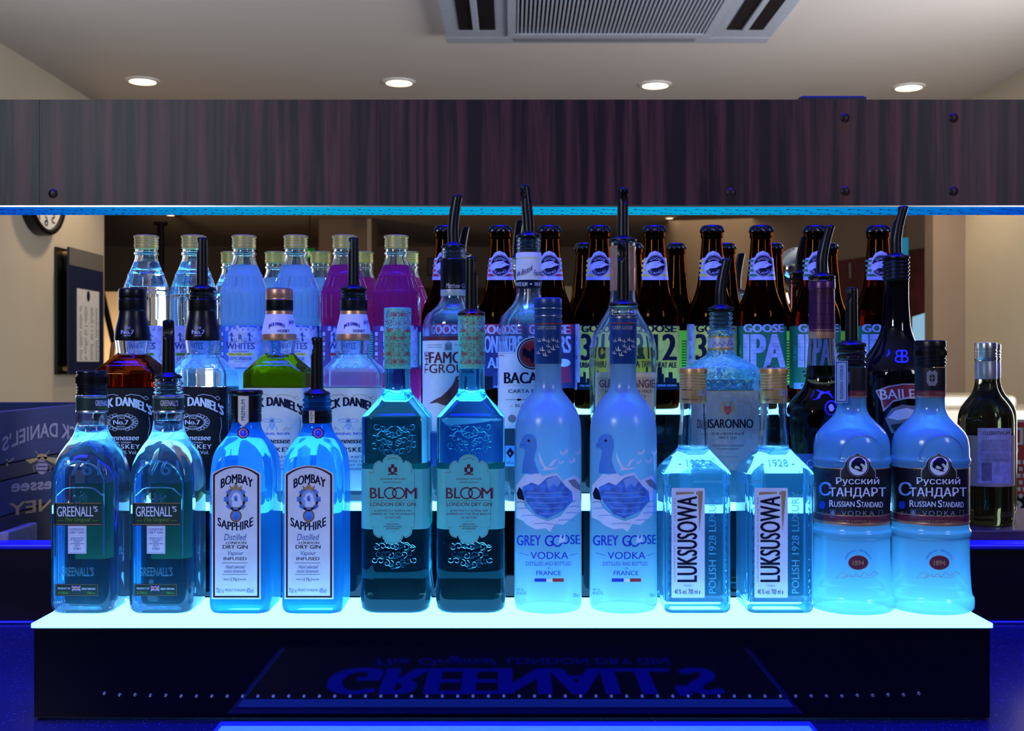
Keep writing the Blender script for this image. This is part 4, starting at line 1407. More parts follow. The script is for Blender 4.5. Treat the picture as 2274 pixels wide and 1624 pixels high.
def floral(L, x0, x1, y0, y1, mat, l=3, seed=1):
    """Scrolling tendrils, leaves and flowers inside a box, symmetrical about its middle."""
    rr = random.Random(seed)
    c = (x0 + x1) / 2
    h = y1 - y0
    n = int(h / 17)
    for j in range(n):
        cy_ = y0 + h * (j + .5) / n
        for s_ in (-1, 1):
            for q, (ox, R_) in enumerate([(9, 7.0), (21, 5.5)]):
                cx = c + s_ * ox; up = 1 if (j + q) % 2 else -1
                L.line([(cx + s_ * (R_ - t * .62) * math.cos(t), cy_ + up * (R_ - t * .62) * math.sin(t)) for t in [k * .55 for k in range(-3, 16)]], 0.75, mat, l)
                a = rr.random() * 6
                for k in range(3):
                    a += 2.1; lx, ly = cx + R_ * math.cos(a), cy_ + R_ * math.sin(a)
                    L.poly([(lx, ly), (lx + 2 * math.cos(a + .7), ly + 2 * math.sin(a + .7)), (lx + 3.6 * math.cos(a), ly + 3.6 * math.sin(a)), (lx + 2 * math.cos(a - .7), ly + 2 * math.sin(a - .7))], mat, l)
                if (j + q) % 3 == 0:
                    for k in range(7):
                        a = 2 * PI * k / 7; L.line([(cx + 1.2 * math.cos(a), cy_ + 1.2 * math.sin(a)), (cx + 4.4 * math.cos(a), cy_ + 4.4 * math.sin(a))], 1.5, mat, l + .3)
        L.line([(c, cy_ - 7), (c + 2, cy_), (c, cy_ + 7)], .8, mat, l)
    return L


def bloom(label, X, poured):
    o = thing('floral_gin_bottle', label, 'bottle', (0, 0, 0), "teal chamfered gin bottles with mint labels")
    r = Ref(883, ROW1); b = .032; fm = r.flat(b)
    ch = 11.5

    def extra(g):
        L = Lab()
        L.text('1761', 849, 1240, 919, 1263, M['gbloom'], 0, ext=0.0006)
        L.geo(fm, geo=g)
        rr = random.Random(4)
        for (za, zb_) in [(.150, .178), (.046, .073)]:
            for i in range(2):
                s_ = -1 if i else 1
                for j in range(14):
                    cx = s_ * (0.0015 + .0019 * (j % 10)); cz = za + (zb_ - za) * ((j * 0.37) % 1) * (1 - .4 * (j % 10) / 10 * (za < .1))
                    R_ = .0036; t0 = rr.random() * 5
                    g.tube([(cx + (R_ - t * .00045) * math.cos(t + t0) * s_, -b - .00005, cz + (R_ - t * .00045) * math.sin(t + t0)) for t in [k * .5 for k in range(13)]], 0.00035, M['gbloom'], 5)
                g.tube([(s_ * (.001 + k * .0019), -b - .00005, za + (zb_ - za) * (.95 - .03 * k) + .0012 * math.sin(k * 1.3)) for k in range(11)], .0004, M['gbloom'], 5)
    k = .6
    rows = [(0, 24, 24, 14), (1.2, 29, 29, 13), (5, 32, 32, 12), (16, 33.3, 33.3, ch), (28, 32.6, 32.6, ch), (34, 32, 32, ch), (110, 32, 32, ch), (184, 32, 32, ch), (185.5, 31.6, 31.6, ch)]
    secs = S(rows) + S([(187, 30.8, 30.8, 11.5), (197, 22.2, 22.2, 10), (205, 15.4, 15.4, 9.5), (209, 13.2, 13.2, 11.5)]) + S([(213, 12.4), (222, 12.2), (231, 12.2), (286, 12.2)])
    glass_parts(o, 'bloom' + str(poured), secs, M['gbloom'], 3, 0.211, 0.2850, liquid=None, extra=extra)
    g = Geo()
    top = 289.7 if not poured else 282
    rows = [(230.8, 12.6), (231, 13.0), (264, 13.05), (264.6, 13.3), (268, 13.3), (268.6, 13.05), (top - 1.5, 13.1)]
    rows += [(top - .3, 12.8), (top, 11.5), (top + .1, .5)] if not poured else [(top, 12.9)]
    g.loft(S(rows), M['mint'], 11, cb=False, ct=False)
    L = floral(Lab(), 857, 912, 690, 812, M['red'], 3, 5 + poured)
    L.geo(r.cyl(.0131), 3, geo=g)
    add('capsule', g, o)
    if poured:
        pourer(o, 0.2823, 0.0135, 0.0535, 0.0, 0, cork=False)
    g = Geo()
    g.loft([(.0802, .0322, .0322, .0116), (.1368, .0322, .0322, .0116)], M['mint'], 3, cb=False, ct=False)
    L = Lab()
    c = 872
    pts = []
    for (xx, yy) in [(-52, 0)]:
        pass

    def plaque(e):
        p = []
        p += [(c - 40 - e, 1110)]
        p += [(c - 40 - e, 1046 - e)]
        for k_ in range(7): a = PI + k_ / 6 * PI / 2; p.append((c - 27 + (13 + e) * math.cos(a) * .99, 1040 + (13 + e) * math.sin(a)))
        for k_ in range(9): a = PI + k_ / 8 * PI; p.append((c + (20 + e) * math.cos(a), 1030 + (17 + e) * math.sin(a)))
        for k_ in range(7): a = 1.5 * PI + k_ / 6 * PI / 2; p.append((c + 27 + (13 + e) * math.cos(a) * .99, 1040 + (13 + e) * math.sin(a)))
        p += [(c + 40 + e, 1046 - e), (c + 40 + e, 1110)]
        q = [(x, 2220 - 2 * 0 - y + -2) for x, y in p][::-1]
        return p + [(x, y - 0) for x, y in q[1:-1]]
    for e, mt, l in [(4, 'mint', 1), (1.6, 'red', 2), (1.0, 'mint', 3)]:
        L.poly(plaque(e), M[mt], l)
    L.rect(c - 55, 1049, c - 41, 1049.7, M['red'], 3)
    L.poly([(c - 48, 1050), (c + 48, 1050), (c + 48, 1170), (c - 48, 1170)], M['mint'], 4)
    L.text('CREATED BY', c, 0, c, 0, M['maroon'], 5, circ=(c, 1034, 15.5, -.75, .75, 2.6))
    L.ell(c, 1044, 6.5, 8.5, M['maroon'], 5); L.ell(c, 1044, 3, 4.5, M['mint'], 6); L.ell(c, 1034, 4, 3, M['maroon'], 5); L.rect(c - 9, 1052, c + 9, 1054.5, M['maroon'], 5)
    for s_ in (-1, 1): L.ell(c + s_ * 7.5, 1043, 2.4, 6, M['maroon'], 5); L.line([(c + s_ * 5, 1052), (c + s_ * 11, 1056)], 1.2, M['maroon'], 5)
    L.text('JOANNE MOORE', c - 28, 1062, c + 28, 1067, M['maroon'], 5); L.text('MASTER DISTILLER', c - 20, 1070, c + 20, 1073, M['maroon'], 5, b=.01)
    L.text('BL', c - 50, 1083.5, c - 19, 1107, M['maroon'], 6, b=.015); L.text('M', c + 28, 1083.5, c + 53, 1107, M['maroon'], 6, b=.015)
    for s_ in (c - 5, c + 13): L.ring(s_, 1095.3, 13, 12, 2.8, M['maroon'], 6)
    L.line([(c - 50, 1112), (c + 50, 1112)], .7, M['maroon'], 5)
    L.text('LONDON DRY GIN', c - 49, 1116, c + 51, 1124.5, M['maroon'], 5, b=.01)
    L.text('A DISTINCTLY FLORAL GIN', c - 41, 1132, c + 42, 1136.5, M['maroon'], 5); L.text('INSPIRED BY THE TRUE BEAUTY', c - 49, 1139.5, c + 50, 1144, M['maroon'], 5); L.text('OF NATURE', c - 18, 1147.5, c + 18, 1152, M['maroon'], 5)
    L.line([(c - 8, 1158.5), (c + 8, 1158.5)], .5, M['maroon'], 5)
    for k_, (t, h_) in enumerate([('HANDCRAFTED', 14), ("BY ENGLAND'S OLDEST", 20), ('GIN DISTILLERS', 15)]):
        L.text(t, c - h_, 1163 + k_ * 5, c + h_, 1166 + k_ * 5, M['maroon'], 5, b=.01)
    L.line([(c - 8, 1181), (c + 8, 1181)], .5, M['maroon'], 5)
    L.geo(r.flat(.0323), geo=g)
    add('wrap_label', g, o, True, 25)
    return put(o, X, ROW1)


bloom('teal chamfered gin bottle with mint label and floral capped top', (883 - 1137) * ROW1[0] / F, False)
bloom('teal chamfered gin bottle with mint label and black pourer in its floral neck', (1047 - 1137) * ROW1[0] / F, True)


def greygoose(label, X, poured):
    o = thing('frosted_vodka_bottle', label, 'bottle', (0, 0, 0), "tall round frosted vodka bottles")
    r = Ref(1217, ROW1)
    secs = smooth(S([(0, 28), (1, 31), (4, 32.3), (10, 32.6), (60, 32.5), (120, 32.4), (160, 32.3), (168, 32.1), (176, 31.6), (184, 30.2), (192, 27.0), (198, 23.3), (204, 18.6), (209, 14.9), (214, 13.2), (221, 12.6), (236, 12.5), (280, 12.4)]))
    glass_parts(o, 'goose', secs, M['frost'], 11, 0.2, 0.28, None, air=False)
    g = Geo()
    top = 299 if not poured else 277
    rows = [(235.6, 12.9), (236, 13.1), (274, 13.0)]
    rows += [(275, 13.0), (275.4, 13.7), (277, 13.7), (277.6, 13.1), (279.6, 13.1), (280.2, 13.7), (282.2, 13.7), (282.6, 13.3), (289, 13.3), (289.5, 13.6), (297, 13.6), (298.6, 13.0), (299.2, 11.6), (299.3, .5)] if not poured else [(275, 13.1), (275.6, 13.7), (277.5, 13.7), (278, 13.3), (281, 13.3), (282, 12.9)]
    g.loft(S(rows), M['navy'], 11, cb=False, ct=False)
    g2 = [(274.3, 13.75)] if 0 else []
    for z_, rr_, mt in [(281.2, 13.8, 'silver'), (273.6, 13.25, 'flagr'), (288.4, 13.5, 'silver')] if not poured else [(279.5, 13.5, 'silver'), (274.0, 13.25, 'flagr')]:
        g.loft(S([(z_, rr_), (z_ + .4, rr_ + .05), (z_ + .8, rr_)]), M[mt], 11, cb=False, ct=False)
    ref = Ref(1217, ROW1)
    L = Lab()
    L.text('GREY GOOSE', 1192, 724, 1236, 732, M['silverink'], 2)
    for bx, by, s_ in [(1193, 752, 1), (1203, 750, 1), (1213, 753, 1), (1224, 750, 1), (1233, 753, 1), (1198, 770, 1.3), (1213, 764, 1), (1222, 768, 1.3), (1233, 764, 1.1), (1191, 779, 1), (1205, 782, 1.2), (1215, 776, 1)]:
        L.poly([(bx, by), (bx + 3 * s_, by + 6 * s_), (bx + 7 * s_, by + 5 * s_), (bx + 10 * s_, by + 6.4 * s_), (bx + 6 * s_, by + 8 * s_), (bx + 1 * s_, by + 7 * s_)], M['silverink'], 2)
        L.poly([(bx + 5 * s_, by - 2 * s_), (bx + 6.4 * s_, by + 5 * s_), (bx + 3.4 * s_, by + 5 * s_)], M['silverink'], 2)
    L.geo(ref.cyl(.0132), 3, geo=g)
    add('blue_capsule', g, o)
    if poured:
        g = Geo(); g.loft(S([(282, 12.4), (283, 13.2), (285, 13.3), (286, 12.9), (288, 12.9), (288.6, 13.3), (290, 13.2), (291, 12)]), M['gclear0'], 11, cb=False, ct=False); add('glass_lip', g, o)
        pourer(o, 0.2912, 0.0145, 0.0600, 0.0, 235, cork=False)
    L = Lab()
    B = M
    # big dove silhouette with the lake inside
    L.poly([(1153, 990), (1158, 978), (1163, 968), (1170, 964), (1178, 963), (1186, 967), (1191, 977), (1192, 992), (1188, 1010), (1186, 1022), (1192, 1040), (1197, 1052), (1159, 1052), (1160, 1035), (1164, 1015), (1166, 1000), (1161, 995), (1155, 996)], P('dove_blue', (.07, .26, .62), .5), 2)
    L.ell(1174, 979, 2.8, 3, B['ink'], 3); L.line([(1154, 989), (1165, 988)], .6, B['ink'], 3)
    # flying geese
    L.poly([(1196, 1003), (1203, 1020), (1211, 1036), (1222, 1040), (1236, 1038), (1242, 1037), (1236, 1041), (1222, 1044), (1204, 1046), (1208, 1040), (1198, 1024)], B['snow'], 3)
    L.poly([(1218, 1036), (1228, 1022), (1240, 1018), (1232, 1026), (1226, 1036)], B['snow'], 3)
    for bx, by, s_ in [(1243, 998, 1), (1262, 1018, .9), (1276, 1000, .8), (1240, 1022, .7)]:
        L.poly([(bx, by), (bx + 7 * s_, by + 8 * s_), (bx + 14 * s_, by + 2 * s_), (bx + 15 * s_, by - 7 * s_), (bx + 18 * s_, by + 6 * s_), (bx + 10 * s_, by + 13 * s_), (bx + 2 * s_, by + 11 * s_)], B['snow'], 3)
    # mountains and water
    L.poly([(1146, 1078), (1156, 1066), (1168, 1052), (1180, 1056), (1196, 1050), (1206, 1058), (1218, 1054), (1236, 1050), (1250, 1068), (1262, 1062), (1276, 1056), (1288, 1064), (1289, 1112), (1146, 1112)], B['snow'], 1)
    L.poly([(1160, 1082), (1180, 1072), (1196, 1078), (1214, 1062), (1236, 1056), (1256, 1080), (1270, 1092), (1272, 1112), (1250, 1135), (1215, 1152), (1190, 1142), (1172, 1118), (1160, 1100)], B['midb'], 2)
    L.poly([(1236, 1056), (1246, 1070), (1238, 1082), (1228, 1074), (1218, 1086), (1212, 1066)], B['skyb'], 3)
    for (xa, ya, xb) in [(1170, 1094, 1258), (1166, 1104, 1262), (1176, 1116, 1262), (1186, 1128, 1250), (1198, 1140, 1236)]:
        L.line([(xa, ya), ((xa + xb) / 2, ya + 2), (xb, ya - 1)], 1.6, B['skyb'], 4)
    L.poly([(1145, 1090), (1160, 1104), (1166, 1126), (1190, 1148), (1216, 1158), (1244, 1148), (1268, 1118), (1289, 1110), (1289, 1136), (1272, 1150), (1250, 1166), (1232, 1164), (1222, 1182), (1212, 1174), (1190, 1176), (1170, 1166), (1160, 1156), (1145, 1150)], B['snow'], 2)
    for (xa, ya, xb) in [(1147, 1116, 1164), (1148, 1130, 1176), (1158, 1146, 1196), (1186, 1164, 1228), (1240, 1156, 1276), (1256, 1140, 1288), (1264, 1126, 1289)]:
        L.line([(xa, ya), ((xa + xb) / 2, ya - 1.5), (xb, ya)], 1.6, B['grey'] if (xa % 2) else B['skyb'], 3)
    L.poly([(1147, 1096), (1153, 1082), (1159, 1088), (1165, 1112), (1150, 1108)], B['ink'], 3); L.poly([(1262, 1068), (1276, 1064), (1289, 1078), (1289, 1090), (1272, 1080)], B['grey'], 3)
    L.text('GREY', 1148, 1189, 1201, 1212, B['gblue'], 3, b=.02); L.text('G', 1210, 1189, 1228, 1214, B['gblue'], 3, b=.02); L.text('OSE', 1247, 1188, 1288, 1209, B['gblue'], 3, b=.02)
    L.ring(1238, 1202, 10, 11.5, 3.4, B['gblue'], 3)
    L.poly([(1244, 1186), (1249, 1198), (1258, 1200), (1249, 1206), (1240, 1206)], B['snow'], 4); L.poly([(1256, 1182), (1254, 1200), (1249, 1198)], B['snow'], 4)
    L.text('VODKA', 1178, 1226, 1262, 1242, B['gblue'], 3, b=.01); L.line([(1153, 1228), (1174, 1234)], 1, B['gblue'], 3); L.line([(1266, 1234), (1284, 1229)], 1, B['gblue'], 3)
    L.text('DISTILLED AND BOTTLED', 1168, 1248, 1268, 1256.5, B['gblue'], 3); L.text('IN', 1217, 1260, 1222, 1265, B['gblue'], 3); L.text('FRANCE', 1191, 1268, 1246, 1278, B['gblue'], 3, b=.01)
    L.rect(1187, 1285, 1213, 1292.5, B['flagb'], 3); L.rect(1213, 1286, 1227, 1293, B['white'], 3); L.rect(1227, 1285, 1252, 1292.5, B['flagr'], 3)
    L.text('40% vol', 1147, 1307, 1162, 1312, B['gblue'], 3); L.text('40% ALC/VOL', 1147, 1314, 1169, 1321, B['gblue'], 3); L.text('700ml e', 1273, 1318, 1287, 1326, B['gblue'], 3)
    add('printed_picture', L.geo(ref.cyl(.0327), 4, lay=.0001), o)
    return put(o, X, ROW1)


greygoose('tall frosted vodka bottle with blue capsule, dove and lake print, screw cap on', (1217 - 1137) * ROW1[0] / F, False)
greygoose('tall frosted vodka bottle with dove and lake print, black pourer fitted', (1384 - 1137) * ROW1[0] / F, True)


def luksusowa(label, X):
    o = thing('square_vodka_bottle', label, 'bottle', (0, 0, 0), "square clear vodka bottles with gold caps")
    X0 = 0.1748
    r = Ref(0, ROW1, X0=X0); b = .031; fm = r.flat(b)

    def extra(g):
        L = Lab()
        L.text('POLISH 1928 LUXURY', 1574, 1092, 1590, 1318, M['emboss'], 0, rot=90, ext=.0007)
        L.geo(fm, geo=g)
        L = Lab(); L.text('- 1928 -', 1510, 1026, 1584, 1040, M['emboss'], 0, ext=.0008)
        L.geo(lambda x, y, o_: (fm(x, y, 0)[0], -.0242 - (1040 - y) * -.00042 - o_, fm(x, y, 0)[2]), geo=g)
        for s_ in (-1, 1):
            g.tube([(s_ * .0285, -.0305, .012), (s_ * .0285, -.0305, .122)], .0016, M['gclear0'], 8)
            g.tube([(s_ * .0300, -.020, .012), (s_ * .0300, -.020, .122)], .0016, M['gclear0'], 8)
            for k in range(10):
                z_ = .02 + .0105 * k
                g.tube([(s_ * .0258, -.0312, z_), (s_ * .0268, -.0313, z_ + .0035), (s_ * .0258, -.0312, z_ + .007)], .0006, M['gclear0'], 5)
    body(o, 'luk', [(0, 26, 26, 7), (1.2, 29.5, 29.5, 7), (4, 31, 31, 6), (10, 31.2, 31.2, 5), (12, 30.6, 30.6, 5), (13.5, 31, 31, 4), (60, 31, 31, 4), (124, 31, 31, 4), (125.5, 31.6, 31.6, 4.5), (129, 31.8, 31.8, 5), (133, 31.2, 31.2, 5.5), (139, 27.5, 27.5, 8), (146, 21.5, 21.5, 11), (151.5, 17, 17, 13)],
         [(156, 14.3), (165, 14.1), (175, 13.2), (186, 12.6), (197, 12.4)], [(198, 12.4)] + ringprof(202, 214, 11.6, 1, 3) + [(228, 11.6)], M['gclear0'], 6, 156, liquid=M['lclear'], extra=extra, below=M['gluk'])
    g = Geo()
    g.loft(S([(197.6, 12.7), (198, 13.0), (211, 13.0), (211.4, 12.6)]), M['gold'], 11, cb=False, ct=False)
    rc = Ref(0, ROW1, X0=X0)
    L = Lab()
    L.text('LUKSUSOWA', 1548, 865, 1582, 879, M['silverink'], 3, b=.02); L.text('PREMIUM LUXURY', 1514, 864, 1538, 868, M['ink'], 3); L.text('Original', 1514, 884, 1530, 891, M['ink'], 3, sh=.06); L.line([(1532, 888), (1550, 888)], .8, M['ink'], 3)
    L.geo(rc.cyl(.01305), 3, geo=g)
    add('foil_sleeve', g, o)
    screw_cap(o, 0.2115, 0.2318, 0.0132, M['gold'], (0.08, 0.22, 0.36, 0.50, 0.64), (0.74, 0.95))
    L = Lab()
    L.poly([(1491, 1086), (1493, 1084), (1563, 1084), (1565, 1086), (1565, 1326), (1563, 1328), (1493, 1328), (1491, 1326)], M['snow'], 1)
    L.text('LUKSUSOWA', 1503.5, 1103, 1548, 1292, M['ink'], 3, b=.018, rot=90)
    L.poly([(1501, 1093), (1541, 1093), (1541, 1096), (1501, 1099)], M['tan'], 3); L.poly([(1550, 1091), (1561, 1091), (1553, 1182)], M['tan'], 3); L.poly([(1546, 1093), (1549, 1092), (1549, 1100), (1546, 1098)], M['tan'], 3)
    L.text('UNCOMPROMISED QUALITY SINCE 1928', 1496.5, 1106, 1500.5, 1292, M['grey'], 3, rot=90, sp=1.6)
    L.text('VODKA', 1517, 1299, 1536, 1303.5, M['grey'], 3, sp=1.3); L.text('40 % vol. 700 ml e', 1498, 1309, 1555, 1320, M['ink'], 3)
    add('paper_label', L.geo(fm), o, False)
    return put(o, X, ROW1)


luksusowa('square clear vodka bottle with gold cap, beside the frosted bottle with pourer', 0.1748)
luksusowa('square clear vodka bottle with gold cap, beside the frosted Cyrillic-label bottle', 0.2528)


def russian(label, X, poured):
    o = thing('standard_vodka_bottle', label, 'bottle', (0, 0, 0), "frosted bell-shaped vodka bottles")
    r = Ref(2065.5, ROW1)
    secs = smooth(S([(0, 34), (1, 38.5), (3, 40), (9, 40.3), (13, 39.8), (14.5, 38.3), (22, 37.3), (40, 36.2), (65, 35.8), (70, 35.9), (72, 37.0), (76, 37.2), (78.5, 36.0), (82, 35.4), (110, 35.3), (136, 35.3), (139.5, 35.6), (141, 36.8), (144, 37.0), (147, 35.9), (156, 35.6), (164, 34.3), (170, 31.6), (176, 26.6), (182, 20.6), (187, 16.4), (192, 14.3), (197, 13.8), (205, 13.6), (228, 13.4)]))

    def extra(g):
        pts = []
        for k in range(21):
            t = PI * k / 20
            xx = -.020 * math.cos(t); zz = .146 + .022 * math.sin(t)
            R = at_z(secs, zz)[1]
            pts.append((xx, -math.sqrt(R * R - xx * xx) + .0003, zz))
        g.tube(pts, .0011, M['frostr'], 8)
    glass_parts(o, 'russ', secs, M['frostr'], 11, .2, .228, None, air=False, extra=extra)
    g = Geo()
    g.loft(S([(203.4, 13.9), (203.8, 14.2), (205, 14.2)]), M['copper'], 11, cb=False, ct=False)
    g.loft(S([(205, 14.2), (210, 14.2)]), M['maroon'], 11, cb=False, ct=False)
    g.loft(S([(210, 14.2), (210.5, 14.3), (232, 14.3)]), M['blackm'], 11, cb=False, ct=False)
    L = Lab()
    cx = 2070 if not poured else 2052
    dz = 0
    L.poly([(cx - 12, 828), (cx - 6, 822), (cx, 826), (cx + 6, 822), (cx + 12, 828), (cx + 12, 850), (cx + 6, 858), (cx, 856), (cx - 6, 858), (cx - 12, 850)], M['grey'], 3)
    L.ell(cx, 840, 6, 9, M['blackm'], 4); L.line([(cx, 832), (cx, 849)], 2, M['grey'], 5); L.line([(cx - 5, 840), (cx + 5, 840)], 2, M['grey'], 5)
    L.text('ST.PETERSBURG', 2036, 872, 2062, 877, M['tan'], 3); L.text('ST.PETE', 2078, 872, 2096, 877, M['tan'], 3)
    L.geo(r.cyl(.0144), 3, geo=g)
    add('neck_sleeve', g, o)
    if poured:
        add('glass_lip', cached('russlip', lambda: (lambda g: (g.loft(S([(232, 13.4)] + ringprof(233, 250, 12.6, 1.5, 3) + [(251, 12.8), (252, 11.5)]), M['gclear0'], 11, cb=False, ct=False), g.mesh('glass_lip'))[1])(Geo())), o)
        pourer(o, 0.2522, 0.0145, 0.0540, 0.0, 185, cork=True)
        g = Geo()
        g.box((-.0205, -.0166, .1985), (-.0085, -.0160, .2385), P('duty_stamp_blue', (.30, .50, .80), .5), 0.0)
        st = add('duty_stamp', g, o, False)
        L = Lab(); L.frame(.0008, .001, .0112, .039, .0007, M['gblue']); L.text('RUSSIAN VODKA', .0045, .004, .0075, .036, M['gblue'], 3, rot=90)
        g = L.geo(lambda x, y, o_: (-.0205 + x, -.0167 - o_, .2385 - y)); add('stamp_print', g, st, False)
    else:
        screw_cap(o, 0.2325, 0.2582, 0.0148, M['black'], (0.06, 0.20, 0.34, 0.72), (0.42, 0.62))
    g = Geo()
    g.loft(S([(83.5, 35.8), (84, 36.0), (86, 36.0), (86.3, 35.9)]), M['copper'], 11, cb=False, ct=False)
    g.loft(S([(86.3, 35.9), (92.5, 35.9)]), M['maroon'], 11, cb=False, ct=False)
    g.loft(S([(92.5, 35.9), (93, 36.0), (93.4, 35.9)]), M['copper'], 11, cb=False, ct=False)
    g.loft(S([(93.4, 35.9), (136.4, 35.9)]), P('black_embossed_label', (.008, .008, .014), .35, scale=500, bump=.5), 11, cb=False, ct=False)
    g.loft(S([(136.4, 35.9), (136.8, 36.0), (137.2, 35.9)]), M['copper'], 11, cb=False, ct=False)
    c = 2085
    L = Lab()

    def gate(e):
        p = [(c - 40 - e, 1062), (c - 40 - e, 1046 - e)]
        for k in range(13):
            a = PI + PI * k / 12
            p.append((c + (30 + e) * math.cos(a), 1034 + (24 + e) * math.sin(a) - (4 if k == 6 else 0)))
        return p + [(c + 40 + e, 1046 - e), (c + 40 + e, 1062)]
    L0 = L
    L = Lab()
    L.poly(gate(0), M['silverink'], 1); L.poly(gate(-1.6), M['blackm'], 2)
    L.ell(c + 1, 1035, 24.5, 24, M['grey'], 3); L.ell(c + 1, 1035, 23, 22.5, M['ink'], 4); L.ell(c + 1, 1035, 21, 21, M['snow'], 5)
    L.poly([(c - 4, 1018), (c + 4, 1016), (c + 10, 1018), (c + 17, 1026), (c + 16, 1034), (c + 9, 1029), (c + 6, 1032), (c + 12, 1040), (c + 8, 1048), (c + 4, 1038), (c - 4, 1034), (c - 10, 1042), (c - 15, 1036), (c - 13, 1026)], M['ink'], 6)
    for k in range(5): L.line([(c - 14 + k * 4, 1036 + k * 2.6), (c - 4 + k * 4, 1043 + k), (c + 4 + k * 2, 1042 + k * 1.5)], 1.5, M['ink'], 6)
    L.geo(r.cyl(lambda z: max(at_z(secs, z)[1], .0360) + .0003), 4, geo=g, lay=.0001, ystep=3)
    L = L0
    L.text('Русский', 2036, 1060, 2132, 1080, M['snow'], 3, b=.015)
    L.text('С', 1996, 1071, 2024, 1101, M['skyb'], 3, b=.03); L.text('ТАНДАРТ', 2020, 1083, 2146, 1107, M['snow'], 3, b=.02)
    L.text('R', 2020, 1111, 2030, 1126, M['snow'], 3, b=.02); L.text('USSIAN', 2031, 1114, 2078, 1126, M['snow'], 3, b=.015); L.text('S', 2083, 1111, 2092, 1127, M['snow'], 3, b=.02); L.text('TANDARD', 2093, 1115, 2140, 1127, M['snow'], 3, b=.015)
    L.text('VODKA', 2048, 1135, 2122, 1146, M['grey'], 3, b=.01, sp=1.3); L.frame(2022, 1132, 2034, 1149, 1, M['grey']); L.ell(2028, 1140, 4, 6, M['grey'], 3); L.frame(2131, 1133, 2140, 1149, 1, M['grey'])
    L.text('40% vol', 1999, 1136, 2014, 1144, M['grey'], 3); L.ell(2003, 1122, 7, 9, M['gblue'], 3)
    L.text('VODKA DISTILLED & BOTTLED IN RUSSIA', 2010, 1156, 2140, 1161, M['tan'], 3, arc=2)
    L.geo(r.cyl(.0360), 4, geo=g, lay=.0001)
    add('wrap_label', g, o)
    L = Lab()
    L.text('IMPERIAL . QUALITY', 0, 0, 0, 0, M['gblue'], 3, circ=(2086, 1252, 27, -1.25, 1.25, 5))
    L.ell(2086, 1250, 23.5, 17, M['silverink'], 2); L.ell(2086, 1250, 22, 15.6, M['maroon'], 3); L.text('1894', 2074, 1245, 2099, 1256, M['tan'], 4, b=.01)
    L.curve([(2036, 1284), (2050, 1272), (2060, 1278), (2052, 1286), (2066, 1276), (2074, 1282), (2082, 1274), (2090, 1281), (2100, 1272), (2110, 1279), (2122, 1270), (2130, 1274)], 1.1, M['tan'], 3)
    L.line([(2034, 1286), (2070, 1280), (2110, 1284), (2132, 1274)], .8, M['tan'], 3)
    add('oval_seal', L.geo(r.cyl(lambda z: at_z(secs, max(.02, z))[1] + .0002), 4), o)
    return put(o, X, ROW1)


russian('frosted bell-shaped vodka bottle with black Cyrillic label and a black pourer', (1891 - 1137) * ROW1[0] / F, True)
russian('frosted bell-shaped vodka bottle with black Cyrillic label and a black screw cap', (2065.5 - 1137) * ROW1[0] / F, False)

# ---------------------------------------------------------------- bottles, middle tier


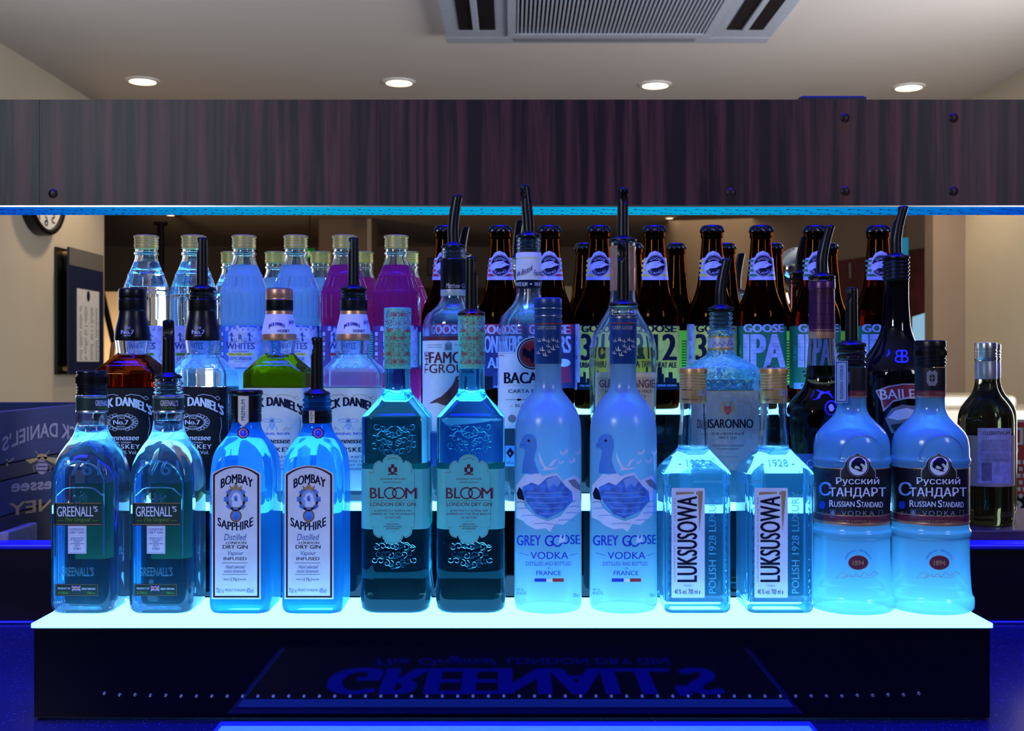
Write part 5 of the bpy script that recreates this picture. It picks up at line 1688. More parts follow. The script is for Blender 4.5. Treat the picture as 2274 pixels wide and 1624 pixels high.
def jack(label, px_, kind, poured, grp):
    o = thing('whiskey_bottle', label, 'bottle', (0, 0, 0), grp)
    r = Ref(294, ROW2); b = .032; fm = r.flat(b + .0004)
    honey = kind == 'honey'
    glass = M['gclear']
    rows = [(0, 26, 26, 8), (1.2, 30, 30, 8), (4, 32, 32, 6), (11, 32, 32, 5.5), (60, 32, 32, 5.5), (120, 32, 32, 5.5), (121, 32, 32, 5.5), (133.5, 32, 32, 5.5), (134.5, 31.8, 31.8, 5.8), (139, 29.0, 29.0, 8), (148, 21.5, 21.5, 12), (152.5, 17.8, 17.8, 15)]
    secs = S(rows[:9]) + smooth(S(rows[8:] + [(155, 16.3), (158, 16.4), (164, 17.3), (170, 17.9)]))[1:] + smooth(S([(171, 17.9), (177, 17.5), (190, 15.0), (199, 13.6), (205, 13.3), (207, 13.3)]))
    fill = {'full': 153, 'low': 120.5}['low' if poured else 'full']
    liq = M['lhoney'] if honey else (M['lwhisky'] if not poured else M['lclear'])
    if honey and poured: liq = M['lclear']

    def extra(g):
        L = Lab()
        L.text('Jack Daniel', 236, 812, 326, 823, M['gclear0'], 0, ext=.0006, sh=.05)
        L.geo(lambda x, y, o_: (fm(x, 0, 0)[0], -.0300 + (824 - y) * .0006 - o_, .1373 + (824 - y) * .00048), geo=g)
    glass_parts(o, 'jack' + kind + str(poured), secs, glass, 6, fill * 1e-3, .2068, liquid=liq, extra=extra, below=None if poured else M['ghoney' if honey else 'gwhisky'])
    g = Geo()
    if not honey:
        sl = [(168.5, 18.1), (169, 18.3), (172, 18.4), (178, 17.9), (184, 16.9), (191, 15.2), (197, 14.2), (200, 13.9)]
        g.loft(smooth(S(sl)), M['black'], 11, cb=False, ct=False)
        L = Lab()
        L.text('Old', 277, 725, 289, 731, M['lilac'], 3, arc=0); L.text('No.7', 269, 733, 297, 742, M['lilac'], 3, b=.04); L.text('BRAND', 275, 744, 290, 747, M['lilac'], 3)
        L.geo(r.cyl(lambda z: .0186 - max(0, z - .172) * .105), 3, geo=g)
        add('neck_sleeve', g, o)
    else:
        g.loft(smooth(S([(168.5, 18.1), (169, 18.3), (175, 18.1)])), M['copper'], 11, cb=False, ct=False)
        g.loft(smooth(S([(175, 18.12), (178, 17.9), (184, 16.9), (191, 15.2), (196, 14.4)])), M['white'], 11, cb=False, ct=False)
        g.loft(smooth(S([(196, 14.4), (199, 14.0), (200, 13.9)])), M['copper'], 11, cb=False, ct=False)
        L = Lab()
        L.text("JACK DANIEL'S", 266, 715, 302, 725, M['ink'], 3, b=.02, arc=6); L.text("JACK", 312, 712, 326, 722, M['ink'], 3, b=.02); L.text('HONEY', 286, 732, 314, 738, M['ink'], 3, b=.03)
        L.rect(262, 742, 328, 742.8, M['copper'], 3); L.rect(262, 745, 328, 745.5, M['copper'], 3); L.text('ORIGINAL RECIPE', 264, 749, 302, 752, M['copper'], 3)
        L.geo(r.cyl(lambda z: .0186 - max(0, z - .172) * .125), 3, geo=g)
        add('neck_label', g, o)
    if not poured:
        g = Geo()
        g.loft(S([(199.5, 13.9), (200.5, 14.4), (201.3, 14.6), (211.2, 14.6)]), M['black'], 11, cb=False, ct=False)
        top_m = M['copper'] if honey else M['black']
        g.loft(S([(211.2, 14.6), (211.8, 14.15), (213.4, 14.15), (214, 14.4), (221.6, 14.3), (222.8, 13.8)]), top_m, 11, cb=False, ct=False)
        g.loft(S([(222.8, 13.8), (223.6, 12.2), (223.8, .5)]), M['black'], 11, cb=False, ct=False)
        add('cap', g, o)
    else:
        g = Geo(); g.loft(S([(199.5, 13.9), (200.5, 14.4), (201.3, 14.6), (211.2, 14.6), (211.8, 13.9)]), M['black'], 11, cb=False, ct=False); add('cap_ring', g, o)
        g = Geo(); g.loft(S([(206, 13.2)] + ringprof(212, 220, 12.4, 1.2, 2) + [(221, 12.5)]), M['gclear0'], 11, cb=False, ct=False); add('glass_lip', g, o)
        pourer(o, 0.2212, 0.0145, 0.0530, 0.0, -170 if px_ < 500 else 190, cork=True)
    # wrap label
    base = M['honeyw'] if honey else M['ink0']
    ink = M['ink'] if honey else M['snow']
    g = Geo(); g.loft(S([(13, 32.3, 32.3, 5.8), (119, 32.3, 32.3, 5.8)]), base, 6, cb=False, ct=False)
    c = 271
    L = Lab()
    L.text("JACK", c - 66, 892, c - 22, 912, ink, 3, b=.03, arc=6); L.text("DANIEL'S", c - 16, 884, c + 66, 904, ink, 3, b=.03, arc=0)
    L.items = []
    L.text("JACK DANIEL'S", c - 66, 881, c + 66, 908, ink, 3, b=.04, arc=22)
    for s_ in (-1, 1):
        L.line([(c + s_ * 8, 879), (c + s_ * 20, 876), (c + s_ * 40, 879), (c + s_ * 54, 889), (c + s_ * 59, 886), (c + s_ * 54, 880), (c + s_ * 46, 884)], 1, M['tan'] if honey else ink)
        L.line([(c + s_ * 60, 926), (c + s_ * 62, 946), (c + s_ * 58, 966), (c + s_ * 61, 990), (c + s_ * 56, 975)], .9, ink)
    if not honey:
        L.ring(c - 2, 938, 27, 16, 1.2, ink); L.ring(c - 2, 938, 24.5, 13.5, .6, ink)
        for k in range(22):
            a = 2 * PI * k / 22
            if abs(math.cos(a)) > .35: L.ring(c - 2 + 33 * math.cos(a), 938 + 17 * math.sin(a), 5, 3.5, .9, ink, n=10)
        L.text('Old', c - 11, 926, c + 6, 931, ink); L.text('No.7', c - 19, 933, c + 14, 943, ink, b=.05); L.text('BRAND', c - 11, 946, c + 7, 949, ink)
    else:
        L.ell(c - 2, 944, 6, 10, M['skyb'], 3); L.ell(c - 2, 932, 4, 4, M['skyb'], 3)
        for k in range(3): L.rect(c - 7, 940 + k * 4, c + 3, 941.5 + k * 4, M['honeyw'], 4)
        for s_ in (-1, 1):
            L.ring(c - 2 + s_ * 12, 934, 10, 3.4, 1, M['skyb'], 3, n=14); L.line([(c - 2 + s_ * 5, 945), (c - 2 + s_ * 11, 950), (c - 2 + s_ * 10, 956)], 1, M['skyb'])
            L.line([(c + s_ * 22, 956), (c + s_ * 32, 948), (c + s_ * 30, 955), (c + s_ * 42, 950)], 1, M['tan'])
        L.text('ORIGINAL RECIPE', c - 38, 953 + 8, c + 38, 958 + 8, M['gblue'], b=.02)
    y_ = 966 if not honey else 973
    L.text('Tennessee', c - 36, y_, c + 38, y_ + 12, ink, b=.03, sh=.04)
    if not honey: L.text('SOUR MASH', c - 28, 981, c + 20, 985, ink, b=.01)
    L.text('WHISKEY', c - 42, y_ + 21, c + 40, y_ + 31, ink, b=.03, sp=1.15)
    if honey:
        for k, t in enumerate(['CRAFTED', 'WITH YOUR', 'JACK DANIEL', 'WHISKEY']): L.text(t, c - 4, 1013 + k * 9, c + 44, 1018 + k * 9, M['inkb'])
    else:
        L.text('40% Vol.', c - 10, 1001, c + 34, 1009, ink)
    L.geo(fm, geo=g)
    # lettering down the side that faces the centre
    L = Lab(); L.text('CRAFTSMANSHIP SINCE 1866', 0, 0, .0036, .070, ink, 2, rot=90, b=.01)
    L.rect(0, -.012, .003, -.002, ink, 2)
    L.geo(lambda x, y, o_: (.0325 + o_, -.022 + x, .100 - y), geo=g)
    add('wrap_label', g, o, True, 25)
    return put(o, (px_ - 1137) * ROW2[0] / F, ROW2)


M['ink0'] = P('black_label_paper', (0.003, 0.003, 0.007), 0.5, spec=0.25)
jack('square amber whiskey bottle with black label and black cap', 294, 'black', False, "square whiskey bottles with black labels")
jack('square clear-looking whiskey bottle with black label and black pourer', 449, 'black', True, "square whiskey bottles with black labels")
jack('square honey whiskey bottle, cream label, copper and black cap', 620, 'honey', False, "square honey whiskey bottles")
jack('square honey whiskey bottle, cream label, black pourer', 785, 'honey', True, "square honey whiskey bottles")


def grouse():
    o = thing('blended_whisky_bottle', 'round whisky bottle with white grouse label, red lettering and black pourer', 'bottle')
    r = Ref(1007, ROW2)
    body(o, 'grouse', [(0, 26), (1.2, 30), (5, 32.2), (10, 32.4), (100, 32.4), (176, 32.4), (183, 32.2), (190, 31), (197, 26.7), (204, 18.5), (210, 14.6), (216, 13.4)], [(222, 13.2), (240, 13.2)], [(241, 13.2)] + ringprof(252, 264, 12.0, 1.3, 3) + [(265.5, 12.2), (266, 11.8)], M['gclear'], 11, 120, liquid=M['lclear'])
    g = Geo()
    g.loft(S([(215.5, 13.6), (216, 13.8), (220, 13.8)]), M['silverink'], 11, cb=False, ct=False); g.loft(S([(220, 13.8), (221, 13.85), (222, 13.8)]), M['silverink'], 11, cb=False, ct=False)
    g.loft(S([(222, 13.8), (252, 13.8), (252.5, 14.1), (254, 14.0), (254.6, 13.4)]), M['black'], 11, cb=False, ct=False)
    L = Lab(); L.text('Matthew', 991, 629, 1022, 640, M['silverink'], 3, sh=.05); L.text('G', 1026, 630, 1032, 640, M['silverink'], 3)
    L.geo(r.cyl(.01385), 3, geo=g); add('neck_sleeve', g, o)
    pourer(o, .2663, .0130, .0530, .18, 150, lean=-.03)
    g = Geo()
    g.loft(S([(38, 32.6), (74, 32.6)]), M['inkb'], 11, cb=False, ct=False); g.loft(S([(74, 32.7), (168, 32.7)]), M['white'], 11, cb=False, ct=False); g.loft(S([(168, 32.7), (172.5, 32.6)]), M['maroon'], 11, cb=False, ct=False)
    L = Lab()
    L.text('THE', 943, 781, 951, 829, M['maroon'], 3, rot=90)
    L.text('FAMOUS', 953, 782, 1058, 807, M['maroon'], 3, b=.03); L.text('GROUSE', 953, 809, 1058, 829, M['maroon'], 3, b=.01)
    L.poly([(988, 778), (989, 764), (996, 760), (1003, 764), (1004, 778)], M['grey'], 3); L.ell(996, 763, 4, 4, M['silverink'], 4)
    L.rect(949, 766, 980, 767, M['grey'], 3); L.rect(949, 771, 980, 772, M['grey'], 3); L.rect(1010, 766, 1030, 767, M['grey'], 3)
    L.poly([(952, 897), (966, 888), (980, 881), (994, 868), (1003, 858), (1010, 846), (1012, 838), (1017, 835), (1023, 838), (1026, 843), (1022, 848), (1024, 862), (1022, 880), (1012, 896), (1000, 902), (984, 900), (970, 894)], M['brown'], 3)
    L.ell(1018, 841, 1.4, 1.4, M['white'], 4); L.line([(1002, 901), (1003, 910), (998, 913)], 1.6, M['brown'], 3); L.line([(1010, 898), (1012, 910), (1008, 913)], 1.6, M['brown'], 3)
    L.text('BLENDED', 950, 935, 1000, 940, M['snow'], 3); L.text('SCOTCH WHISKY', 950, 946, 1010, 951, M['snow'], 3); L.text('PRODUCT OF SCOTLAND', 950, 957, 1030, 962, M['snow'], 3)
    L.geo(r.cyl(.0328), 4, geo=g); add('wrap_label', g, o)
    put(o, (1007 - 1137) * ROW2[0] / F, ROW2)


grouse()


def bacardi():
    o = thing('white_rum_bottle', 'round clear white rum bottle with bat medallion label and black pourer', 'bottle')
    r = Ref(1174, ROW2)
    body(o, 'rum', [(0, 26), (1.2, 30), (5, 32.2), (10, 32.4), (100, 32.4), (176, 32.4), (184, 32), (192, 29.6), (197, 26), (203, 20.5), (209, 15.8), (216, 13.5)], [(222, 13), (240, 13)], [(262, 13)] + ringprof(264, 276, 11.8, 1.3, 3) + [(277, 12)], M['gclear'], 11, 150, liquid=M['lclear'])
    g = Geo()
    g.loft(S([(224.0, 13.4), (232.0, 13.5)]), M['ink'], 11, cb=False, ct=False); g.loft(S([(232, 13.5), (254.3, 13.5), (254.6, 13.2), (255.6, 13.2), (256, 13.6), (260, 13.6), (261, 13.2)]), M['white'], 11, cb=False, ct=False)
    L = Lab(); L.text('WHITE RUM', 1141, 627, 1171, 636, M['white'], 3, b=.01); L.poly([(1176, 631), (1179, 629), (1182, 631), (1179, 633)], M['white'], 3); L.text('WHITE', 1187, 627, 1206, 636, M['white'], 3, b=.01)
    L.items += [([(x, y - (x - 1148) * .42, e) for x, y, e in it[0]],) + it[1:] for it in Lab().text('de Bacardi', 1148, 603, 1182, 614, M['ink'], 3, sh=.08).items]; L.curve([(1150, 611), (1166, 609), (1183, 597)], .8, M['ink'], 3); L.text('Facun', 1186, 600, 1203, 612, M['ink'], 3, sh=.08)
    L.geo(r.cyl(.0136), 3, geo=g); add('neck_sleeve', g, o)
    pourer(o, .2772, .0135, .0530, -.06, 210, lean=-.05)
    g = Geo()
    L = Lab()
    p = [(1104, 952), (1104, 782), (1146, 782), (1150, 764)]
    for k in range(9): a = PI + PI * k / 8; p.append((1183 + 38 * math.cos(a), 786 + 38 * math.sin(a)))
    p += [(1221, 782), (1243, 782), (1243, 952)]
    L.poly(p[::-1], M['white'], 1)
    L.ell(1183, 786, 35, 35, M['ink'], 2); L.ring(1183, 786, 31, 31, 2, M['silverink'], 3); L.ell(1183, 786, 29, 29, M['red'], 4); L.ell(1183, 786, 25, 25, P('bat_red', (.42, .015, .02), .5), 5)
    L.poly([(1160, 776), (1166, 772), (1171, 778), (1177, 782), (1181, 776), (1183, 772), (1186, 776), (1190, 782), (1197, 778), (1204, 772), (1208, 778), (1206, 792), (1200, 790), (1196, 796), (1190, 794), (1187, 804), (1183, 808), (1179, 804), (1176, 794), (1170, 797), (1166, 790), (1161, 793)], M['ink'], 6)
    L.text('BACARDI', 1120, 827, 1238, 852, M['ink'], 3, b=.04); L.text('CARTA BLANCA', 1129, 865, 1236, 873, M['ink'], 3, b=.01); L.rect(1122, 856, 1236, 856.6, M['silverink'], 3)
    L.line([(1122, 888), (1146, 888)], .8, M['ink'], 3); L.poly([(1146, 888), (1152, 885), (1160, 888), (1152, 891)], M['ink'], 3); L.line([(1160, 888), (1232, 888)], .8, M['ink'], 3)
    L.text('- SUPERIOR -', 1134, 898, 1222, 904, M['ink'], 3); L.text('1862', 1108, 788, 1120, 791, M['ink'], 3); L.rect(1108, 784.5, 1142, 785, M['ink'], 3)
    for x_ in (1137, 1160, 1212): L.ell(x_, 930, 7, 7, M['grey'], 3); L.ring(x_, 930, 8, 8, 1, M['ink'], 4)
    L.geo(r.cyl(.0325), 4, geo=g)
    L = Lab(); L.rect(1122, 990, 1144, 1036, M['skyb'], 1); L.poly([(1133, 994), (1142, 1006), (1133, 1018), (1124, 1006)], M['ink'], 2); L.text('R', 1131, 1005, 1135, 1010, M['snow'], 3); L.text('700 ml', 1124, 1026, 1140, 1031, M['ink'], 3)
    L.geo(r.cyl(.0325), 4, geo=g)
    add('front_label', g, o)
    put(o, (1174 - 1137) * ROW2[0] / F, ROW2)


bacardi()


def glenm():
    o = thing('malt_whisky_bottle', 'wide-shouldered malt whisky bottle with peach label and copper neck foil', 'bottle')
    r = Ref(1383, ROW2)
    body(o, 'glen', [(0, 27), (1.2, 31), (6, 32.5), (60, 33.4), (110, 35), (135, 35.7), (150, 35.6), (160, 35.2), (170, 33.2), (178, 29.8), (190, 22.6), (202, 16), (212, 13.7)], [(222, 13.1), (262, 12.8)], [(268, 12.8), (268.4, 13.4), (272, 13.4), (272.6, 12.4)], M['gclear'], 11, 161, liquid=M['lgold'])
    g = Geo()
    rows = [(221, 13.5), (222, 13.6), (244, 13.5)]
    for k in range(9): z = 245 + k * 2; rows += [(z, 13.5), (z + .6, 13.2), (z + 1.2, 13.5)]
    rows += [(264, 13.6), (265, 14.0), (267.4, 14.0), (268, 13.5)]
    g.loft(S(rows), M['copper'], 11, cb=False, ct=False); add('neck_foil', g, o)
    pourer(o, .2730, .0150, .0540, 0, -60, cork=False)
    g = Geo(); L = Lab()
    L.rect(1322, 827, 1458, 960, M['peach'], 1); L.frame(1323, 828, 1457, 958, 1.2, M['silverink'], 2)
    for k in range(40): L.rect(1326, 838 + k * 3, 1455, 838.7 + k * 3, M['copper'], 2)
    L.text('GLENMORANGIE', 1331, 843, 1454, 861, M['maroon'], 3, b=.01); L.text('HIGHLAND SINGLE MALT', 1344, 866, 1448, 873, M['maroon'], 3); L.text('SCOTCH WHISKY', 1362, 878, 1435, 885, M['maroon'], 3)
    L.geo(r.cyl(lambda z: at_z([(0.06, .0334), (.11, .0350), (.135, .0357), (.15, .0356)], z)[1] + .0003), 4, geo=g); add('front_label', g, o)
    put(o, (1383 - 1137) * ROW2[0] / F, ROW2)


glenm()


def disaronno():
    o = thing('amaretto_bottle', 'square rippled amaretto bottle with silver label and black pourer', 'bottle')
    X0 = .221
    r = Ref(0, ROW2, X0=X0); b = .036
    rows = [(0, 30, 28, 8), (1.5, 36, 34, 8), (5, 38, 36, 7), (60, 38, 36, 7), (128, 38, 36, 7), (134, 37.6, 35.6, 8), (140, 35, 33, 11), (145, 29, 28, 15), (149, 22, 22, 18), (153, 16, 16, 16)]
    secs = smooth(S(rows + [(157, 14.2), (160, 13.6)])) + S([(165, 13.2), (174, 13.2)]) + S([(175, 13.2), (175.5, 14.6), (178.5, 14.6), (179, 13.2)] + ringprof(181, 199, 11.2, 1.6, 4) + [(200, 11.2)])
    glass_parts(o, 'dis', secs, M['gwavy'], 8, .128, .1995, liquid=M['lclear'])
    g = Geo(); g.loft(S([(158.5, 14.0), (159, 14.1), (161, 14.0)]), M['gold'], 11, cb=False, ct=False); g.loft(S([(161, 14.0), (171, 14.0)]), M['silverink'], 11, cb=False, ct=False); g.loft(S([(171, 14.0), (172.5, 14.0)]), M['gold'], 11, cb=False, ct=False)
    L = Lab(); L.curve([(1582, 770), (1588, 760), (1592, 768), (1598, 762), (1604, 768), (1610, 760), (1616, 768), (1620, 756), (1626, 762), (1620, 766), (1630, 764)], .8, M['ink'], 3); L.geo(r.cyl(.0141), 3, geo=g); add('neck_label', g, o)
    pourer(o, .2003, .0135, .0520, .22, 165, lean=-.02, cork=True)
    fm = r.flat(b)
    L = Lab()
    pl_ = P('silver_label', (.50, .52, .50), .28, .45, scale=160, bump=.8)
    L.rect(1532, 868, 1685, 1045, M['gold'], 1); L.rect(1533.5, 869.5, 1683.5, 1045, pl_, 2)
    L.text('DISARONNO', 1557, 931, 1672, 951, M['ink'], 4, b=.03); L.text('ORIGINALE', 1580, 961, 1653, 966, M['ink'], 4, sp=1.3); L.text('SINCE 1525', 1597, 970, 1636, 974.5, M['ink'], 4, b=.01)
    L.text("THE WORLD'S FAVOURITE", 1581, 988, 1652, 992, M['ink'], 4); L.text('ITALIAN LIQUEUR', 1592, 995.5, 1640, 999.5, M['ink'], 4); L.text('ILLVA SARONNO', 1588, 1013, 1640, 1016.5, M['grey'], 4)
    L.poly([(1609, 903), (1623, 903), (1623, 914), (1616, 922), (1609, 914)], M['flagr'], 5); L.ring(1616, 898, 6, 5, 1.2, M['gold'], 5)
    for s_ in (-1, 1):
        L.poly([(1616 + s_ * 8, 920), (1616 + s_ * 16, 914), (1616 + s_ * 17, 902), (1616 + s_ * 11, 891), (1616 + s_ * 9, 905)], M['tan'], 4); L.line([(1616 + s_ * 5, 900), (1616 + s_ * 10, 892)], 1, M['gold'], 5)
    for k in range(3): L.rect(1610, 906 + k * 4, 1622, 907 + k * 4, M['gold'], 6)
    L.ring(1659, 910, 10, 20, .9, M['tan'], 4); L.curve([(1674, 880), (1670, 900), (1676, 920), (1671, 945), (1668, 975)], .8, M['tan'], 4)
    add('front_label', L.geo(fm), o, False)
    put(o, X0, ROW2)


disaronno()


def purple():
    o = thing('cognac_bottle', 'dark bulbous cognac bottle with long purple foil neck and black pourer', 'bottle')
    r = Ref(1825, ROW2)
    body(o, 'cog', [(0, 29), (1.5, 32), (6, 33), (25, 33.6), (52, 35), (76, 37), (90, 37), (98, 35.6), (106, 31), (112, 25.5), (118, 20), (126, 17), (142, 15.6), (158, 14.4)], [(171, 13.4), (222, 12.8)], [(223, 12.8), (230, 12.8), (231, 13.4), (234, 13.4)], M['gbrown2'], 11, 142, liquid=M['ldark'])
    g = Geo()
    g.loft(S([(170.5, 13.9), (171, 14.0), (180, 13.8)]), M['copper'], 11, cb=False, ct=False)
    g.loft(S([(180, 13.8), (222.5, 13.2), (223, 14.2), (229.5, 14.2), (230.5, 13.8)]), M['purple'], 11, cb=False, ct=False)
    L = Lab()
    for k in range(12): L.poly([(1797 + k * 5, 733), (1802 + k * 5, 733), (1799.5 + k * 5, 738)], M['purple'], 3)
    for y_ in (650, 674, 698, 720): L.line([(1797, y_), (1854, y_)], .5, M['ink'], 3)
    for k in range(6): L.line([(1797 + k * 10, 638), (1807 + k * 10, 726)], .4, M['ink'], 3); L.line([(1797 + k * 10, 726), (1807 + k * 10, 638)], .4, M['ink'], 3)
    L.geo(r.cyl(lambda z: .0141 - max(0, (z - .180)) * .012), 4, geo=g)
    add('purple_foil', g, o)
    g = Geo(); g.loft(S([(230.4, 13.4), (231, 14.0), (233.5, 14.0), (234, 13.2)]), M['gclear0'], 11, cb=False, ct=False); add('glass_lip', g, o)
    pourer(o, .2342, .0140, .0530, .25, 160, lean=0.0, cork=False)
    g = Geo(); L = Lab(); L.ell(1846, 906, 15, 17, M['gblue'], 1); L.ell(1846, 906, 12, 14, M['ink'], 2); L.poly([(1842, 912), (1840, 902), (1845, 897), (1850, 900), (1853, 908), (1848, 914)], M['snow'], 3)
    L.geo(r.cyl(lambda z: at_z(S([(76, 37), (90, 37), (98, 35.6), (106, 31), (112, 25.5)]), z)[1] + .0012), 4, geo=g); add('medallion', g, o)
    g = Geo(); L = Lab(); L.rect(1768, 1008, 1880, 1090, M['navy'], 1); L.ring(1800, 1030, 8, 8, 1, M['skyb'], 2); L.geo(r.cyl(lambda z: at_z(S([(6, 33), (25, 33.6), (52, 35), (76, 37)]), z)[1] + .0004), 4, geo=g); add('front_label', g, o)
    put(o, (1825 - 1137) * ROW2[0] / F, ROW2)


M['gbrown2'] = G('smoky_glass', (0.80, 0.78, 0.80), 0.0)
purple()


M['bmark'] = P('monogram_blue', (.05, .10, .9), .4)


def baileys():
    o = thing('cream_liqueur_bottle', 'tall dark brown cream liqueur bottle with red banner label and black pourer', 'bottle')
    r = Ref(2005.7, ROW2)
    dk = P('dark_bottle_glass', (.003, .002, .003), .05)
    secs = smooth(S([(0, 34), (1.5, 38), (5, 40), (12, 40.4), (60, 40.6), (120, 40.8), (132, 40.6), (140, 38.6), (150, 32.6), (160, 25.0), (170, 19), (182, 15.2), (200, 13.6), (215, 13.0), (232, 13.0)]))
    g = Geo(); g.loft(secs, dk, 11); add('glass_body', g, o)
    g = Geo(); g.loft(S([(231, 13.3), (232, 13.5)] + ringprof(233, 253, 12.8, 1.2, 5) + [(254, 13), (254.5, 12)]), M['black'], 11, cb=False, ct=False); add('screw_collar', g, o)
    pourer(o, .2546, .0140, .0530, .28, 165, lean=-.03, cork=False)
    g = Geo(); L = Lab()
    L.poly([(1960, 868), (1990, 857), (2022, 852), (2056, 852), (2062, 880), (2030, 886), (2000, 893), (1978, 915), (1972, 890)], M['silverink'], 1)
    L.poly([(1964, 870), (1990, 860), (2022, 855), (2056, 855), (2060, 877), (2030, 882), (2000, 889), (1980, 908), (1975, 888)], P('banner_red', (.35, .02, .04), .5), 2)
    L.text('BAILEYS', 1971, 864, 2084, 886, M['white'], 3, b=.02, arc=2, sh=-.02)
    L.poly([(1982, 930), (1996, 908), (2020, 899), (2050, 902), (2058, 940), (2040, 965), (1996, 962)], M['grey'], 1); L.poly([(1988, 928), (2004, 912), (2030, 906), (2050, 912), (2040, 928), (2010, 934)], M['snow'], 2); L.poly([(1994, 944), (2030, 938), (2056, 944), (2040, 958), (2002, 958)], M['greenlab'], 3)
    sf = lambda z: at_z(secs, z)[1] + .0004
    L.geo(r.cyl(sf), 4, geo=g, ystep=6); add('banner_label', g, o)
    g = Geo(); L = Lab()
    L.text('B', 2020, 777, 2003, 806, M['bmark'], 2); L.text('B', 2018, 777, 2034, 806, M['bmark'], 2)
    pass
    L.geo(r.cyl(sf), 3, geo=g, ystep=4); add('monogram', g, o)
    put(o, .4065, ROW2)


baileys()

# ---------------------------------------------------------------- bottles, top tier


def lemonade(kind):
    o = thing('lemonade_bottle', '', 'bottle')
    r = Ref(541, ROW3)
    secs = smooth(S([(0, 22), (1.2, 25.4), (4, 26.6), (12, 26.8), (40, 26.4), (96, 26.4), (102, 26.8), (133, 26.6)])) + S([(134, 27.0), (135.4, 27.0), (136.2, 26.2)]) + smooth(S([(141, 24.9), (148, 22.4), (153, 20.6)])) + S([(153.6, 21.1), (154.8, 20.9), (155.4, 20.0)]) + smooth(S([(160, 18.0), (166, 15.5), (172, 13.4), (176, 12.6)])) + S([(177.5, 12.6), (178, 13.8), (180.4, 13.8), (181, 12.6), (184, 12.4), (197, 12.0)])
    liq = {'clear': M['lclear'], 'cloudy': M['lcloud'], 'pink': M['lpink']}[kind]

    def extra(g):
        for k in range(22):
            a = 2 * PI * k / 22
            g.tube([(.0268 * math.cos(a), .0268 * math.sin(a), .104), (.0268 * math.cos(a), .0268 * math.sin(a), .131)], [.0003, .0007] if 0 else .0006, M['gclear0'], 5)
            g.tube([(.0255 * math.cos(a), .0255 * math.sin(a), .139), (.0212 * math.cos(a), .0212 * math.sin(a), .151)], .0005, M['gclear0'], 5)
    glass_parts(o, 'lem' + kind, secs, M['gclear'], 9, .1655 if kind != 'clear' else .169, .1965, liquid=liq, extra=extra, below={'clear': None, 'cloudy': M['gcloud'], 'pink': M['gpink']}[kind])
    screw_cap(o, .1848, .2005, .0137, M['goldc'], (0.10, 0.34, 0.52, 0.70), (0.80, 0.97))
    bg = {'clear': M['peri'], 'cloudy': P('label_blue', (.06, .16, .60), .5), 'pink': P('label_plum', (.12, .05, .28), .5)}[kind]
    g = Geo(); g.loft(S([(46, 26.7), (46.2, 26.9), (95, 26.9), (95.2, 26.7)]), bg, 11, cb=False, ct=False)
    c = 548; L = Lab()
    L.poly([(c - 42, 816), (c - 42, 738), (c - 30, 732), (c - 10, 727), (c + 10, 727), (c + 30, 732), (c + 42, 738), (c + 42, 816)][::-1], M['lilac'], 1)
    for k in range(9):
        xx = c - 48 + k * 11.5; h_ = (7, 4, 9, 5)[k % 4]
        L.rect(xx, 734 - h_, xx + 7, 735, M['lilac'], 1); L.poly([(xx + 1, 734 - h_), (xx + 3.5, 730 - h_), (xx + 6, 734 - h_)], M['lilac'], 1)
    L.ell(c - 15, 749, 8, 12, M['yellow'], 2); L.ell(c - 15, 749, 6.8, 10.6, M['lilac'], 3); L.text('R', c - 19, 743, c - 11, 755, M['inkb'], 4, b=.04)
    for s_ in (-1, 1):
        q = c - 15 + s_ * 20
        L.poly([(q - 2, 758), (q - 1, 746), (q - 4, 742), (q, 738), (q + 3, 743), (q + 1, 748), (q + 4, 758)], M['inkb'], 3); L.line([(q - 5, 745), (q + 7, 747)], 1.6, M['inkb'], 3); L.ring(q - s_ * 9, 755, 3, 3, 1, M['inkb'], 3)
    L.line([(c - 48, 762), (c - 15, 758), (c + 18, 762)], 1, M['inkb'], 3)
    L.text('WHITES', c - 47, 762, c + 16, 776, M['inkb'], 4, b=.03); L.rect(c - 34, 780, c + 4, 781, M['inkb'], 3)
    L.poly([(c - 44, 784), (c + 13, 784), (c + 15, 787), (c + 13, 790), (c - 44, 790), (c - 46, 787)], {'clear': M['lime'], 'cloudy': M['yellow'], 'pink': M['red']}[kind], 3)
    L.text({'clear': 'PEAR & ELDERFLOWER', 'cloudy': 'TRADITIONAL CLOUDY', 'pink': 'RASPBERRY'}[kind], c - 41 if kind != 'pink' else c - 30, 785.2, c + 10 if kind != 'pink' else c, 788.8, M['ink'] if kind != 'pink' else M['snow'], 4)
    L.text('LEMONADE', c - 42, 793, c + 10, 800, M['inkb'], 4, b=.02); L.rect(c - 30, 803, c - 2, 804, M['grey'], 3)
    L.ring(c + 30, 794, 6, 8, 1, M['lime'], 3)
    for k in range(6): L.rect(c - 58, 738 + k * 11, c - 53, 746 + k * 11, M['grey'] if k % 2 else M['lilac'], 3)
    L.geo(r.cyl(.0270), 4, geo=g)
    # back panel, seen in reflections
    L = Lab()
    for k in range(14): L.rect(-.018, .052 + k * .003, .018, .0535 + k * .003, M['inkb'], 2)
    L.rect(-.022, .050, .022, .093, M['mint'], 1)
    L.geo(lambda x, y, o_: ((.0270 + o_) * math.sin(x / .027), (.0270 + o_) * math.cos(x / .027), y), .003, geo=g)
    add('wrap_label', g, o)
    return o


